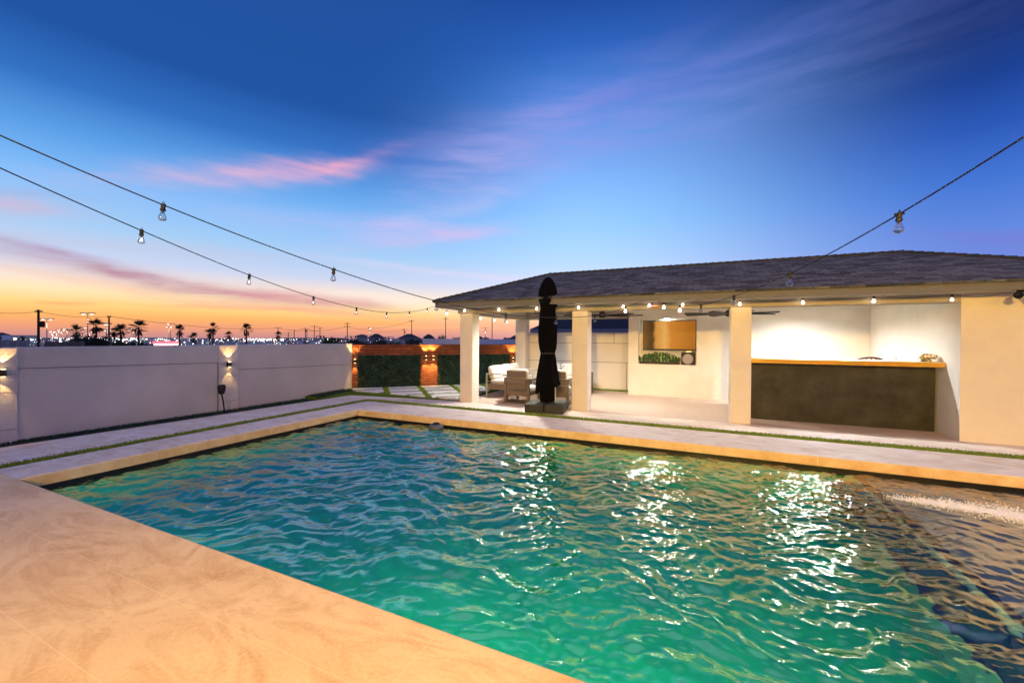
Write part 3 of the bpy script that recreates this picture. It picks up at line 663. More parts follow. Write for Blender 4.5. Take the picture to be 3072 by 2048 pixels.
hood.build('hood', 'black_fabric', u, True)
MB().lathe([(.158, -.02), (.163, -.012), (.163, .012), (.158, .02)], (UX, UY, 1.325), 40, fold=lambda th, z: fold2(th, 1.325)).build('tie_strap', 'dark_metal', u, True)
MB().tube([(UX, UY, .0), (UX, UY, 2.9)], .035, 12).build('pole', 'dark_metal', u)
MB().tube([(UX+.20, UY-.02, .21), (UX+.19, UY-.02, .75)], .012, 8).build('side_rod', 'grey_metal', u)
MB().tube([(UX+.045, UY-.238, 2.50), (UX+.05, UY-.232, 2.585)], .007, 6).build('zip_pull', 'steel', u)
for i in range(2):
    for j in range(2):
        rot = R(9); cx, cy = (i-.5)*.445, (j-.5)*.445; X_ = UX-.01+cx*math.cos(rot)-cy*math.sin(rot); Y_ = UY+.02+cx*math.sin(rot)+cy*math.cos(rot)
        MB().obox((X_, Y_, .103), .43, .43, .196, rot).build('base_weight', 'base_black', u, bevel=.03)
MB().obox((UX, UY, .215), .30, .06, .025, R(20)).build('cross_foot', 'dark_metal', u)
MB().obox((UX, UY, .242), .06, .30, .025, R(20)).build('cross_foot', 'dark_metal', u)

# ------------------------------------------------------------------ string lights
def spline(P, n=6):
    P = [Vector(p) for p in P]; out = []
    for i in range(len(P)-1):
        a = P[max(i-1, 0)]; b_ = P[i]; c_ = P[i+1]; d_ = P[min(i+2, len(P)-1)]
        for k in range(n):
            t_ = k/n; out.append(.5*((2*b_)+(c_-a)*t_+(2*a-5*b_+4*c_-d_)*t_*t_+(3*b_-a-3*c_+d_)*t_**3))
    out.append(P[-1]); return out
SOCK = bpy.data.meshes
def strand(label, cable, bulbs, r=.0043, k_=1.0):
    """cable: points; bulbs: (point, state, lean)"""
    p0 = Vector(cable[0]); t = thing('string_light', label, 'string lights', p0)
    MB().tube(spline(cable), r, 6).build('cable', 'rubber_cable', t, True)
    for (p, state, lean) in bulbs:
        p = Vector(p); T = Matrix.Rotation(lean, 3, 'Y')*k_*.76
        s = MB().lathe([(.012, .012), (.017, .004), (.0175, -.012), (.0165, -.03), (.021, -.036), (.021, -.052), (.014, -.054)], (0, 0, 0), 12); s.tube([(-.028, 0, -.002), (.028, 0, .002)], .0085, 6)
        s.tube([(0, 0, .010), (.0, .010, .020), (0, 0, .030), (0, -.010, .020), (0, 0, .010)], .0028, 5)
        s.v = [tuple(p+T@Vector(v)) for v in s.v]; so2 = s.build('socket', 'rubber_cable', t, True)
        prof = [(.013, -.053), (.0145, -.062), (.020, -.078), (.028, -.098), (.0325, -.113), (.031, -.124), (.023, -.133), (.010, -.139), (.001, -.140)]
        g_ = MB().lathe(prof, (0, 0, 0), 16); g_.v = [tuple(p+T@Vector(v)) for v in g_.v]
        g_.build('bulb', {'lit': 'bulb_lit', 'dim': 'bulb_dim', 'off': 'bulb_glass', 'glow': 'bulb_glass'}[state], so2, True)
        if state in ('off', 'glow'):
            f_ = MB(); f_.tube([(0, 0, -.055), (0, 0, -.075)], .006, 6); f_.v = [tuple(p+T@Vector(v)) for v in f_.v]; f_.build('filament_stem', 'bronze', so2)
            f_ = MB(); f_.lathe([(.016, -.1215), (.026, -.1225), (.019, -.131), (.004, -.136)] if state == 'off' else [(.003, -.078), (.009, -.09), (.010, -.104), (.003, -.112)], (0, 0, 0), 12)
            f_.v = [tuple(p+T@Vector(v)) for v in f_.v]; f_.build('filament', 'filament' if state == 'glow' else 'bulb_glass', so2, True)
HOOK = (-.92, 9.02, 2.56)
Ab = [(-3.296, 1.551, 2.537), (-2.955, 2.663, 2.255), (-2.63, 3.768, 2.058), (-2.31, 4.87, 1.967), (-1.986, 5.974, 1.977), (-1.653, 7.083, 2.061), (-1.314, 8.194, 2.276)]
strand('nearest cable of clear bulbs crossing the left sky to a hook on the pavilion eave',
       [(-4.33, -1.9, 3.95), (-3.98, -.70, 3.38), (-3.637, .44, 2.91)]+Ab+[HOOK],
       [(p, 'lit' if i == 6 else 'off', R(8 if i == 0 else 3)) for i, p in enumerate(Ab)])
Bb = [(-3.992, 1.735, 2.481), (-4.313, 2.792, 2.303), (-4.632, 3.849, 2.183), (-4.946, 4.908, 2.121), (-5.268, 5.964, 2.12), (-5.588, 7.02, 2.204), (-5.905, 8.078, 2.354)]
strand('lower left cable of glowing bulbs sagging to the pavilion roof corner',
       [(-3.05, -1.5, 3.30), (-3.36, -.38, 2.97), (-3.675, .68, 2.70)]+Bb+[(-6.10, 8.76, 2.50)],
       [(p, 'glow', R(4)) for i, p in enumerate(Bb)], .0043, .97)
Fb = [(-.637, 8.503, 2.355), (-.303, 7.398, 2.214), (.013, 6.284, 2.135), (.342, 5.177, 2.136), (.681, 4.075, 2.205), (.999, 2.962, 2.351)]
strand('right cable of clear bulbs running from the pavilion eave hook to the upper right sky',
       [(HOOK[0]+.015, HOOK[1], HOOK[2])]+Fb+[(1.32, 1.85, 2.585), (1.64, .74, 2.90), (1.96, -.4, 3.3)],
       [(p, 'lit' if i < 2 else 'off', R(2)) for i, p in enumerate(Fb)])
Gb = [(-5.53, 2.452), (-4.54, 2.455), (-3.54, 2.455), (-2.52, 2.455), (-1.523, 2.45), (-.98, 2.46), (-.326, 2.45), (.705, 2.44), (1.731, 2.435), (2.759, 2.43), (3.768, 2.42)]
cab = [(-6.08, 8.83, 2.44)]
for i, (x, z) in enumerate(Gb):
    cab.append((x, 9.16, z-.012)); 
    if i < len(Gb)-1: cab.append(((x+Gb[i+1][0])/2, 9.16, (z+Gb[i+1][1])/2-.045))
cab.append((4.1, 9.14, 2.36)); cab.append((4.42, 8.92, 2.44))
strand('cable of bright bulbs hung along the front eave of the pavilion', cab, [((x, 9.16, z-.012), 'lit' if i < 10 else 'dim', 0) for i, (x, z) in enumerate(Gb)], .0024, .98)
Eb = [(-5.90, 8.90, 2.36), (-5.90, 10.69, 2.325), (-5.90, 11.59, 2.30), (-5.90, 12.51, 2.285)]
strand('cable of bright bulbs hung along the left side eave of the pavilion', [(-6.08, 8.82, 2.44), Eb[0], (-5.9, 9.8, 2.36)]+Eb[1:]+[(-5.9, 13.2, 2.40)], [(p, 'lit', 0) for p in Eb], .0024, .98)
fl = thing('small_flag', 'small striped flag hanging under the eave by the clustered bulbs', 'flag', (-.88, 9.2, 2.44))
fm = MB(); X0, X1, Zt, Zb = -.975, -.795, 2.465, 2.335; hh = (Zt-Zb)/7
for k in range(7): fm.box(X0 if k > 3 else X0+.075, X1, 9.205, 9.209, Zt-(k+1)*hh, Zt-k*hh, k % 2)
fm.build('stripes', ['flag_red', 'flag_white'], fl); MB().box(X0, X0+.0745, 9.205, 9.209, Zt-4*hh, Zt).build('canton', 'flag_blue', fl)
t = thing('floodlight', 'dark floodlight fixture at the right end of the eave', 'floodlight', (4.45, 8.92, 2.43))
MB().lathe([(.04, -.004), (.05, -.004), (.05, -.02), (.02, -.03)], (4.45, 8.92, 2.43), 12).build('mount', 'black_plastic', t, True)
for sx in (-1, 1):
    MB().tube([(4.45+.03*sx, 8.90, 2.40), (4.45+.09*sx, 8.84, 2.36), (4.45+.10*sx, 8.78, 2.345)], [.02, .035, .055], 12).build('lamp_head', 'black_plastic', t, True)

# ------------------------------------------------------------------ neighbour house behind the back wall
def hip_house(name, label, c, w, dpt, z0, ze, zr, rot, wallm, roofm, over=.45, group=None):
    h = thing(name, label, 'house', (c[0], c[1], z0), group); T = Matrix.Rotation(rot, 3, 'Z'); o = Vector((c[0], c[1], 0)); wd, dd = w/2, dpt/2
    P = lambda x, y, z: tuple(o+T@Vector((x, y, 0))+Vector((0, 0, z)))
    mb = MB(); mb.prism([P(-wd, -dd, 0)[:2], P(wd, -dd, 0)[:2], P(wd, dd, 0)[:2], P(-wd, dd, 0)[:2]], z0, ze); mb.build('wall', wallm, h)
    wd += over; dd += over; r = MB(); k = min(dd, wd*.95)
    A2, B2, C2, D2, E2, F2 = P(-wd, -dd, ze), P(wd, -dd, ze), P(wd, dd, ze), P(-wd, dd, ze), P(-wd+k, 0, zr), P(wd-k, 0, zr)
    r.quad(A2, B2, F2, E2); r.quad(C2, D2, E2, F2); r.tri(D2, A2, E2); r.tri(B2, C2, F2); r.quad(D2, C2, B2, A2); r.build('roof', roofm, h)
    fs = MB()
    for a, b_ in ((A2, B2), (B2, C2), (C2, D2), (D2, A2)): fs.quad(a, b_, (b_[0], b_[1], b_[2]-.22), (a[0], a[1], a[2]-.22))
    fs.build('fascia', 'fascia_grey', h)
    return h
hip_house('neighbour_house', 'dark roofed neighbouring house rising behind the white back wall', (-.2, 25.0), 15.4, 8.2, -1, 2.16, 4.7, R(3), 'far_white', 'roof_neighbour')
# white wall further off, beyond the stone wall
t = thing('far_white_wall', 'plain white wall standing beyond the orange stone wall', 'wall', at(1400, 1040, 24))
a, b_ = at(1268, 1018, 25), at(1600, 1017, 21); n = Vector((b_.y-a.y, a.x-b_.x, 0)).normalized()*.2
MB().prism([(a.x, a.y), (b_.x, b_.y), (b_.x-n.x, b_.y-n.y), (a.x-n.x, a.y-n.y)], -1.2, 1.62).build('wall_panel', 'far_white', t)

# ------------------------------------------------------------------ far scenery: palms, poles, lamps, bushes, houses, town
def make_palm(x, ytop, dist, crown, label, thin=1.0):
    top = at(x, ytop, dist); z0 = zg(dist); base = Vector((top.x, top.y, z0)); r = crown*.62; zc = top.z-r*.55
    t = thing('palm_tree', label, 'palm tree', base, 'fan palms along the road beyond the wall'); rr = random.Random(int(x*7))
    MB().tube([base, base+Vector((rr.uniform(-.1, .1), 0, (zc-z0)*.5)), Vector((base.x, base.y, zc))], [.24*thin, .19*thin, .17*thin], 8).build('trunk', 'palm_trunk', t, True)
    cr = MB(); c0 = Vector((base.x, base.y, zc))
    for k in range(24):
        az = k*2.399+rr.uniform(-.3, .3); el = R(rr.choice((86, 72, 58, 44, 30, 14, -4, -24, -46))+rr.uniform(-10, 10)); L_ = r*rr.uniform(.75, 1.05)*(.8 if el < -.5 else 1)
        d_ = Vector((math.cos(az)*math.cos(el), math.sin(az)*math.cos(el), math.sin(el))); m_ = c0+d_*L_*.42; sd = d_.cross(Vector((0, 0, 1))); sd = sd.normalized() if sd.length > .1 else Vector((1, 0, 0)); un = sd.cross(d_)
        cr.tube([c0, m_], .02, 3, cap=False)
        for j in range(7):                                     # fan of separate leaflets
            aa = R(-48+96*j/6); q = (d_*math.cos(aa)+sd*math.sin(aa)).normalized(); e = m_+q*L_*.72*(1-.25*abs(math.sin(aa)))-Vector((0, 0, .05*L_)); hw = (sd*math.cos(aa)-d_*math.sin(aa))*L_*.042
            k2 = m_+q*L_*.3; cr.tri(m_, k2+hw, e); cr.tri(m_, e, k2-hw)
    cr.build('crown', 'palm_leaf', t)
    sk = MB()
    for k in range(34):
        az = rr.uniform(0, 6.28); zz = rr.uniform(-.75, -.1)*r*1.1; q = c0+Vector((math.cos(az)*.2*r, math.sin(az)*.2*r, zz)); sk.tri(q+Vector((0, 0, .28*r)), q+Vector((math.cos(az)*.16*r, math.sin(az)*.16*r, -.25*r)), q+Vector((math.sin(az)*.12, -math.cos(az)*.12, 0)))
    sk.build('dead_frond_skirt', 'palm_trunk', t)
for (x, y, d_, cw, lb) in ((228.6, 982, 127, 3.1, 'palm with low crown just above the wide dark bush, leftmost of the row'), (288.6, 963, 120, 3.2, 'tall palm beside the bright double street lamp'), (343, 986, 123, 2.2, 'small palm left of the stouter one, next to the bare pole'),
                         (362, 978.5, 123, 3.1, 'bushy palm right of the bare utility pole'), (415.5, 968, 120, 3.3, 'tall palm standing over the dark shrubs'), (539, 980, 146, 3.2, 'palm right of the red lit bands'),
                         (581.7, 1004.5, 158, 3.2, 'shortest palm, alone over the white wall'), (628.6, 990, 150, 2.7, 'smaller left palm of the close pair'), (639.3, 974, 150, 3.2, 'taller right palm of the close pair above the wall lamp'),
                         (686.4, 997.5, 190, 3.1, 'thin small palm right of the close pair'), (738.8, 976.5, 136, 3.3, 'tall palm standing alone between the pair and the wooden poles'), (834, 998, 170, 3.2, 'low palm in front of a wooden pole with a crossarm')):
    make_palm(x, y, d_, cw, lb)
def util_pole(x, ytop, dist, arms, label, r=.17, lean=0, extra=None):
    top = at(x, ytop, dist); z0 = zg(dist)-1; base = Vector((top.x-lean*(top.z-z0), top.y, z0)); s_3 = rt0*1.0
    t = thing('utility_pole', label, 'utility pole', base, 'utility poles beyond the wall')
    MB().tube([base, top], [r, r*.75], 7).build('pole', 'pole_wood', t)
    for dz, ln in arms: 
        p = top-Vector((0, 0, dz)); MB().obox(p, ln, .12, .12, YAW).build('crossarm', 'pole_wood', t)
        for k in (-.46, -.25, .25, .46): MB().tube([p+s_3*ln*k, p+s_3*ln*k+Vector((0, 0, .28))], .05, 5).build('insulator', 'pole_wood', t)
    if extra:
        p = top-Vector((0, 0, extra))+s_3*.6; MB().lathe([(.2, -.5), (.3, -.45), (.3, .4), (.2, .45)], p, 10).build('transformer', 'pole_wood', t)
    return top
tops = {}
UP = [(115.5, 928.6, 100, ((.35, 1.2),), 'thick dark utility pole with a transformer at the far left', .19, 0, 2.3),
      (327, 949, 118, ((.1, .8),), 'bare slim utility pole between the palms on the left', .17, 0, None),
      (834, 981, 250, ((.5, 4.0),), 'utility pole rising from behind a low palm', .2, 0, None),
      (865, 996, 340, ((.5, 8), (2, 5)), 'short distant pole with double crossarms, right of the low palm', .3, .03, None),
      (883, 988, 320, ((.7, 9),), 'slightly leaning distant pole with one wide crossarm', .3, .06, None),
      (915.5, 982.5, 270, ((.8, 5.5),), 'pole with transformer, left of a tight pair of poles', .26, -.03, 1.9),
      (921, 986, 290, ((.7, 7),), 'pole close behind the transformer pole, right of the pair', .25, .03, None),
      (943, 975.5, 230, ((.6, 4.2), (2.8, 4.2)), 'tall pole with two stacked crossarms before the round green tree', .2, 0, None),
      (960, 981, 250, ((.6, 3.5),), 'pole just left of the round green tree', .24, .01, None),
      (1042, 966.7, 200, ((.6, 2.8), (1.9, 3.0)), 'tall pole with two crossarms above the left end of the orange wall', .2, 0, None),
      (1212.6, 985, 280, ((.8, 5.0),), 'pole with transformer over the dark roofed houses', .26, 0, 2.4),
      (1235, 959.5, 200, ((.5, 2.8),), 'tall plain pole with one crossarm above the middle of the orange wall', .2, 0, None),
      (1337, 951, 190, ((.8, 2.4),), 'tall pole with one crossarm left of the front column', .19, 0, None),
      (1456.7, 982, 330, ((.4, 6),), 'small distant pole seen between the left columns', .25, 0, None),
      (1476.7, 925, 130, ((.6, 1.8),), 'slim bare pole seen between the left columns, rising behind the beam', .14, 0, None)]
for k, a in enumerate(UP): tops[k] = util_pole(*a)
def wire(label, a, b_, sag, r=.028):
    a, b_ = Vector(a), Vector(b_); P = [a.lerp(b_, i/14)-Vector((0, 0, sag*4*(i/14)*(1-i/14))) for i in range(15)]
    tag(MB().tube(P, r, 4).build('power_line', 'pole_wood'), label, 'power line')
wire('power line running left from the thick utility pole', tops[0]-Vector((0, 0, .3)), at(-60, 933, 95), .3)
wire('power line between the thick utility pole and the bare slim pole', tops[0]-Vector((0, 0, .3)), tops[1], .5)
wire('power line descending from the bare slim pole to the pole behind the low palm', tops[1], tops[2]-Vector((0, 0, .3)), 1.5, .045)
wire('power line from the pole behind the low palm to the two-crossarm tall pole', tops[2]-Vector((0, 0, .4)), tops[9]-Vector((0, 0, 1.9)), 2.0, .045)
wire('power line from the two-crossarm pole to the transformer pole over the houses', tops[9]-Vector((0, 0, 2.0)), tops[10]-Vector((0, 0, .8)), 1.8, .045)
wire('power line reaching up to the tall plain pole above the orange wall', at(1080, 985, 230), tops[11]-Vector((0, 0, .5)), 1.2, .045)
def street_lamp(x, ytop, dist, label, heads=2, pole=True, matn='lamp_white', size=1.0):
    top = at(x, ytop, dist); z0 = zg(dist); t = thing('street_lamp', label, 'street lamp', (top.x, top.y, z0), 'street lamps beyond the wall')
    MB().tube([(top.x, top.y, z0), top], [.10*size, .06*size], 6).build('pole', 'light_pole', t)
    lamp('lamp_beam', 'POINT', top-Vector((0, 0, 1.6)), 5*dist, (1, .86, .66), .4, t)
    for sx in ((-1, 1) if heads == 2 else (0,)):
        p = top+rt0*(.75*sx*size); MB().obox(p+Vector((0, 0, .06)), 1.0*size, .45*size, .14*size, YAW).build('lamp_head', 'light_pole', t)
        MB().lathe([(.20*size, -.05), (.24*size, .0), (.14*size, .03)], p-Vector((0, 0, .12*size)), 10).build('lens', matn, t)
for (x, y, d_, lb, hd, sz) in ((140.5, 957, 150, 'double street lamp just right of the thick utility pole', 2, 1.2), (262.9, 940, 130, 'tallest and brightest double street lamp, left of the tall palm', 2, 1.2), (320, 971, 165, 'bright lamp just left of the bare slim utility pole', 1, 2.2),
        (506.7, 980, 250, 'shorter left lamp of the slim pair over the red bands', 2, 1.3), (512, 971, 220, 'taller right lamp of the slim pair over the red bands', 2, 1.3), (156, 995, 350, 'small distant lamp next right of the double lamp, higher of two', 2, 1.8), (169.5, 994.5, 350, 'small distant lamp, third right of the thick pole', 2, 1.8),
        (183, 989.5, 330, 'distant lamp left of the wide dark bush', 2, 2.0), (201, 986.5, 320, 'distant lamp over the left end of the wide dark bush', 2, 2.0), (247.6, 982.6, 300, 'distant lamp left of the tallest double lamp', 2, 2.0), (159, 1004, 430, 'lowest distant lamp near the double lamp', 1, 2.2),
        (269, 996.5, 330, 'distant lamp right of the tallest double lamp pole', 2, 1.8), (322.6, 990, 300, 'distant lamp close under the bright lamp by the slim pole', 2, 1.8), (393, 988, 280, 'distant lamp left of the palm over the shrubs', 2, 2.0), (400, 984.5, 290, 'distant lamp touching the palm crown over the shrubs', 2, 1.6),
        (1111, 983.5, 165, 'lone lamp on a pale pole above the houses behind the orange wall', 1, 1.7), (1456, 995, 300, 'small lamp seen between the two left columns', 1, 2.6)):
    street_lamp(x, y, d_, lb, hd, True, 'lamp_white', sz)
def signal(x, y, x2, dist, label):
    top = at(x, y, dist); e = at(x2, y, dist); z0 = zg(dist)-2; t = thing('traffic_signal', label, 'traffic signal', (top.x, top.y, z0), 'traffic signal masts')
    MB().tube([(top.x, top.y, z0), top], .28, 6).build('mast', 'light_pole', t); MB().tube([top, e], [.22, .16], 6).build('arm', 'light_pole', t)
    for k in (.55, .95): p = top.lerp(e, k); MB().obox(p-Vector((0, 0, .5)), .9, .5, 1.5, YAW).build('signal_head', 'black_plastic', t)
signal(949, 1008, 973, 330, 'traffic signal mast left of the round green tree'); signal(1035.7, 1009, 1068, 320, 'traffic signal mast with long arm over the left end of the orange wall'); signal(1180, 1011, 1155, 320, 'traffic signal mast with an arm pointing left between the houses')
def bush(x0, x1, ytop, ybot, dist, label, matn='bush_leaf', n=1500, seed=1, cat='bush', name='bush', gap=1.0):
    a, b_ = at(x0, ytop, dist), at(x1, ytop, dist); c0 = (a+b_)/2; w_ = (b_-a).length/2; zt = a.z; zb_ = at(x0, ybot, dist).z; z0 = zg(dist); rr = random.Random(seed)
    t = thing(name, label, cat, (c0.x, c0.y, z0)); ax = (b_-a).normalized(); ay = Vector((-ax.y, ax.x, 0)); tr = MB(); base = Vector((c0.x, c0.y, z0))
    cl = []
    for k in range(11):
        u_ = rr.uniform(-.8, .8); cl.append((c0+ax*w_*u_+ay*w_*rr.uniform(-.4, .4)+Vector((0, 0, (zb_-zt)*(.45+.35*rr.random()+.10*abs(u_)))), w_*rr.uniform(.22, .40)))
    for (p, r_) in cl: tr.tube([base, base.lerp(p, .5)+Vector((rr.uniform(-.2, .2), 0, .1)), p], [.07, .045, .02], 5)
    tr.build('trunk', 'bark', t); lf = MB(); s0 = w_*.045+.02
    for k in range(n):
        p, r_ = cl[k % len(cl)]; dv = Vector((rr.gauss(0, 1), rr.gauss(0, 1), rr.gauss(0, .75))); dv = dv.normalized()*(rr.random()**.42)*r_; dv.z *= (zt-zb_)/(w_*1.1)*.9
        q = p+dv*1.25; q.z = min(q.z, zt+.12*(zt-zb_)*rr.random()); u_ = Vector((rr.gauss(0, 1), rr.gauss(0, 1), rr.gauss(0, 1))).normalized(); v_ = u_.orthogonal().normalized(); s1_ = s0*rr.uniform(.6, 1.5)
        lf.quad(q-u_*s1_, q+v_*s1_*.6, q+u_*s1_, q-v_*s1_*.6)
    lf.build('crown', matn, t); return t
for k, (x0, x1, y0, y1, d_, lb, mt, n) in enumerate((
    (190, 322, 1002, 1042, 58, 'wide flat-topped dark bush left of the bare slim pole', 'bush_leaf', 3200), (300, 335, 1000, 1020, 66, 'thin twiggy shrub at the right end of the wide dark bush', 'bush_leaf', 500),
    (330, 372, 1008, 1042, 60, 'shrub at the foot of the bushy palm', 'bush_green', 900), (366, 412, 1012, 1044, 62, 'low shrub left of the tall palm trunk', 'bush_leaf', 900), (410, 438, 1014, 1044, 60, 'low shrub right of the tall palm trunk', 'bush_green', 700), (432, 462, 1020, 1046, 62, 'sparse low shrub just left of the red bands', 'bush_leaf', 500),
    (44, 92, 1000, 1030, 90, 'reddish bare shrub between the far left house and the thick pole', 'bush_leaf', 700), (684, 702, 1026, 1044, 80, 'tiny dark shrub beside the thin small palm', 'bush_leaf', 400),
    (775, 812, 1030, 1046, 80, 'low dark shrub behind the white wall below the low palm', 'bush_leaf', 600), (858, 890, 1016, 1040, 120, 'small rounded tree below the leaning poles', 'bush_green', 700), (905, 930, 1012, 1040, 130, 'small olive tree at the foot of the paired poles', 'bush_green', 600),
    (965, 1024, 1001, 1040, 75, 'round fresh green tree near the right end of the white wall', 'bush_green', 2200), (1020, 1078, 1006, 1036, 70, 'dark shrub behind the left end of the orange wall', 'bush_leaf', 1100), (1072, 1110, 1015, 1042, 70, 'pale shrub in front of the first dark roofed house', 'bush_green', 900),
    (1106, 1165, 1010, 1042, 75, 'wide shrub in front of the purple roofed house', 'bush_leaf', 1300), (1160, 1215, 1018, 1042, 70, 'grey-green shrub between the two dark roofs', 'bush_green', 1000), (1215, 1275, 1008, 1036, 90, 'dark tree under the right hand dark roof', 'bush_leaf', 1000),
    (1270, 1310, 1008, 1022, 95, 'dark shrub left of the spiky one above the far white wall', 'bush_leaf', 600), (1312, 1342, 1000, 1020, 80, 'spiky dark shrub above the far white wall', 'bush_leaf', 600), (1358, 1384, 1007, 1020, 80, 'small spiky shrub touching the left front column', 'bush_leaf', 500),
    (1440, 1470, 1008, 1020, 80, 'dark shrub seen between the left columns', 'bush_leaf', 500), (1508, 1532, 1009, 1020, 80, 'spiky shrub seen left of the rear column', 'bush_leaf', 500))):
    bush(x0, x1, y0, y1, d_, lb, mt, n, k+3, 'tree' if ' tree' in lb else 'bush', 'tree' if ' tree' in lb else 'bush')
def far_house(x0, x1, yridge, yeave, dist, label, wallm='far_wall', roofm='far_roof'):
    a, b_ = at(x0, yeave, dist), at(x1, yeave, dist); c0 = (a+b_)/2; w_ = (b_-a).length; ze = a.z; zr = at((x0+x1)/2, yridge, dist).z
    v = c0-Vector((0, 0, 0)); n = Vector((v.x, v.y, 0)).normalized(); dp = w_*.8; c1 = c0+n*dp/2
    hip_house('house', label, c1, w_-.8, dp-.8, zg(dist)-.5, ze, zr, math.atan2(b_.y-a.y, b_.x-a.x), wallm, roofm, .4, None)
far_house(-30, 34, 997, 1004, 62, 'far left house with a pale post under its low roof', 'far_wall'); far_house(1066, 1106, 1002.5, 1007, 150, 'brown roofed house left of the pale lamp pole'); far_house(1102, 1156, 1000.5, 1013, 150, 'purple-grey hip roofed house right of the pale lamp pole')
far_house(1192, 1264, 1001, 1014, 130, 'large dark hip roofed house behind the tall plain pole'); far_house(1268, 1304, 1002, 1012, 140, 'small dark house with a pointed roof left of the front column'); far_house(1430, 1450, 1008, 1014, 150, 'dark low roof seen between the left columns'); far_house(1522, 1570, 1006, 1018, 140, 'dark roof slope left of the rear column')
t = bpy.data.objects
pst = at(19, 1010, 59); MB().obox((pst.x, pst.y, .6), .42, .42, 2.2).build('post', 'far_white', [o for o in C.objects if o.name == 'house'][0])
def fence(x0, x1, ytop, dist, label, matn, name='fence'):
    a, b_ = at(x0, ytop, dist), at(x1, ytop, dist); n = Vector((b_.y-a.y, a.x-b_.x, 0)).normalized()*.15; t_ = thing(name, label, 'fence', (a+b_)/2)
    MB().prism([(a.x, a.y), (b_.x, b_.y), (b_.x-n.x, b_.y-n.y), (a.x-n.x, a.y-n.y)], zg(dist)-.3, a.z).build('panel', matn, t_)
    for k in range(5):
        p = a.lerp(b_, k/4); MB().obox((p.x, p.y, (a.z+zg(dist))/2+.03), .22, .22, a.z-zg(dist)+.06).build('post', matn, t_)
fence(-40, 81, 1021, 48, 'low tan fence at the far left beyond the white wall', 'far_wall'); fence(141, 246, 1026, 44, 'low dark fence before the wide dark bush', 'far_fence')
# roadside glow bands standing in for a long lit streak, then cars
def canopy(x0, x1, y0, y1, dist, label, mats):
    a, b_ = at(x0, y0, dist), at(x1, y1, dist); w_ = (at(x1, y0, dist)-a).length; h = a.z-b_.z; c0 = (a+b_)/2; t_ = thing('roadside_glow_band', label, 'canopy', (c0.x, c0.y, zg(dist)), 'glowing bands by the road')
    rot = YAW+R(25); ax = Vector((math.cos(rot), math.sin(rot), 0))
    MB().obox((c0.x, c0.y, a.z-h*.22), w_, 3.0, h*.36, rot).build('upper_band', mats[0], t_); MB().obox((c0.x, c0.y, a.z-h*.50), w_*.98, 2.9, h*.16, rot).build('light_band', mats[1], t_); MB().obox((c0.x, c0.y, a.z-h*.72), w_*.92, 2.6, h*.22, rot).build('lower_band', mats[2], t_)
    for k in (-.45, -.15, .15, .45): p = c0+ax*w_*k; MB().tube([(p.x, p.y, zg(dist)), (p.x, p.y, a.z-h*.6)], .12, 6).build('post', 'light_pole', t_)
canopy(466, 529, 1023, 1042, 90, 'long low roadside bands glowing red and white', ('red_glow', 'white_glow', 'red_glow')); canopy(588, 612, 1033, 1043, 100, 'small roadside bands glowing orange beside the shortest palm', ('far_block', 'orange_glow', 'white_glow'))
def car(x, y, dist, label, paint, heading):
    p = at(x, y, dist); z0 = p.z-1.35; t_ = thing('car', label, 'car', (p.x, p.y, z0), 'cars on the road beyond the wall'); T = Matrix.Rotation(heading, 3, 'Z'); o = Vector((p.x, p.y, z0))
    def put(mb): mb.v = [tuple(o+T@Vector(v)) for v in mb.v]; return mb
    bd = MB(); pr = [(-2.2, .35), (2.2, .35), (2.25, .75), (1.3, .92), (.7, 1.38), (-1.1, 1.40), (-1.9, .98), (-2.25, .9)]; k = len(pr)
    for yy in (-.85, .85): bd.v += [(a, yy, b2) for a, b2 in pr]
    bd.face(range(k)); bd.face(range(2*k-1, k-1, -1))
    for i in range(k): j = (i+1) % k; bd.face((i, i+k, j+k, j))
    put(bd).build('body', paint, t_, fix=True)
    put(MB().box(-1.0, .6, -.87, .87, .98, 1.28)).build('window', 'car_glass', t_)
    for xx in (-1.4, 1.4):
        for yy in (-.8, .8): put(MB().tube([(xx, yy-.1, .33), (xx, yy+.1, .33)], .33, 12)).build('wheel', 'black_plastic', t_)
    for yy in (-.6, .6): put(MB().box(2.22, 2.30, yy-.18, yy+.18, .58, .76)).build('headlight', 'lamp_cool', t_); put(MB().box(-2.31, -2.24, yy-.15, yy+.15, .68, .84)).build('tail_light', 'lamp_red', t_)
car(775, 1034, 95, 'dark car roof just above the white wall', 'car_dark', YAW); car(748, 1033, 100, 'pale car with cool headlights ahead of the dark car', 'car_white', YAW+R(160)); car(888, 1030, 110, 'blue car among the small trees beyond the wall', 'blue_paint', YAW+R(200)); car(968, 1033, 110, 'white car left of the round green tree', 'car_white', YAW+R(20)); car(645, 1038, 100, 'white car below the close pair of palms', 'car_white', YAW+R(190))
# distant town: low blocks and lamps nobody could count
tb = MB(); tl = MB()
for k in range(260):
    x = random.uniform(-100, 1620); dist = random.uniform(170, 620); p = at(x, 1014, dist); z0 = zg(dist); w_ = random.uniform(6, 26); h = random.uniform(2.2, 5.0)
    tb.obox((p.x, p.y, z0+h/2-.3), w_, random.uniform(6, 16), h, YAW+random.uniform(-.4, .4), None, random.choice((0, 0, 1)))
tag(tb.build('distant_town', ['far_block', 'far_wall']), 'low distant town blocks spread along the horizon', 'town', kind='stuff')
for k in range(6500):
    x = random.uniform(-60, 1640); u_ = random.random(); dist = 60+620*u_**.8
    if x > 1040 and random.random() < .75: continue
    y = 1011+(x-300)*.004+random.choice((min(30, random.expovariate(1/6.0)+3), random.uniform(4, 30))); p = at(x, y, dist)
    sz = dist*random.choice((.35, .5, .6, .8, 1.4))/1234*1.05
    tl.ball(p, sz, random.choices((0, 1, 2, 3, 4), (10, 6, 5, 2, 1))[0])
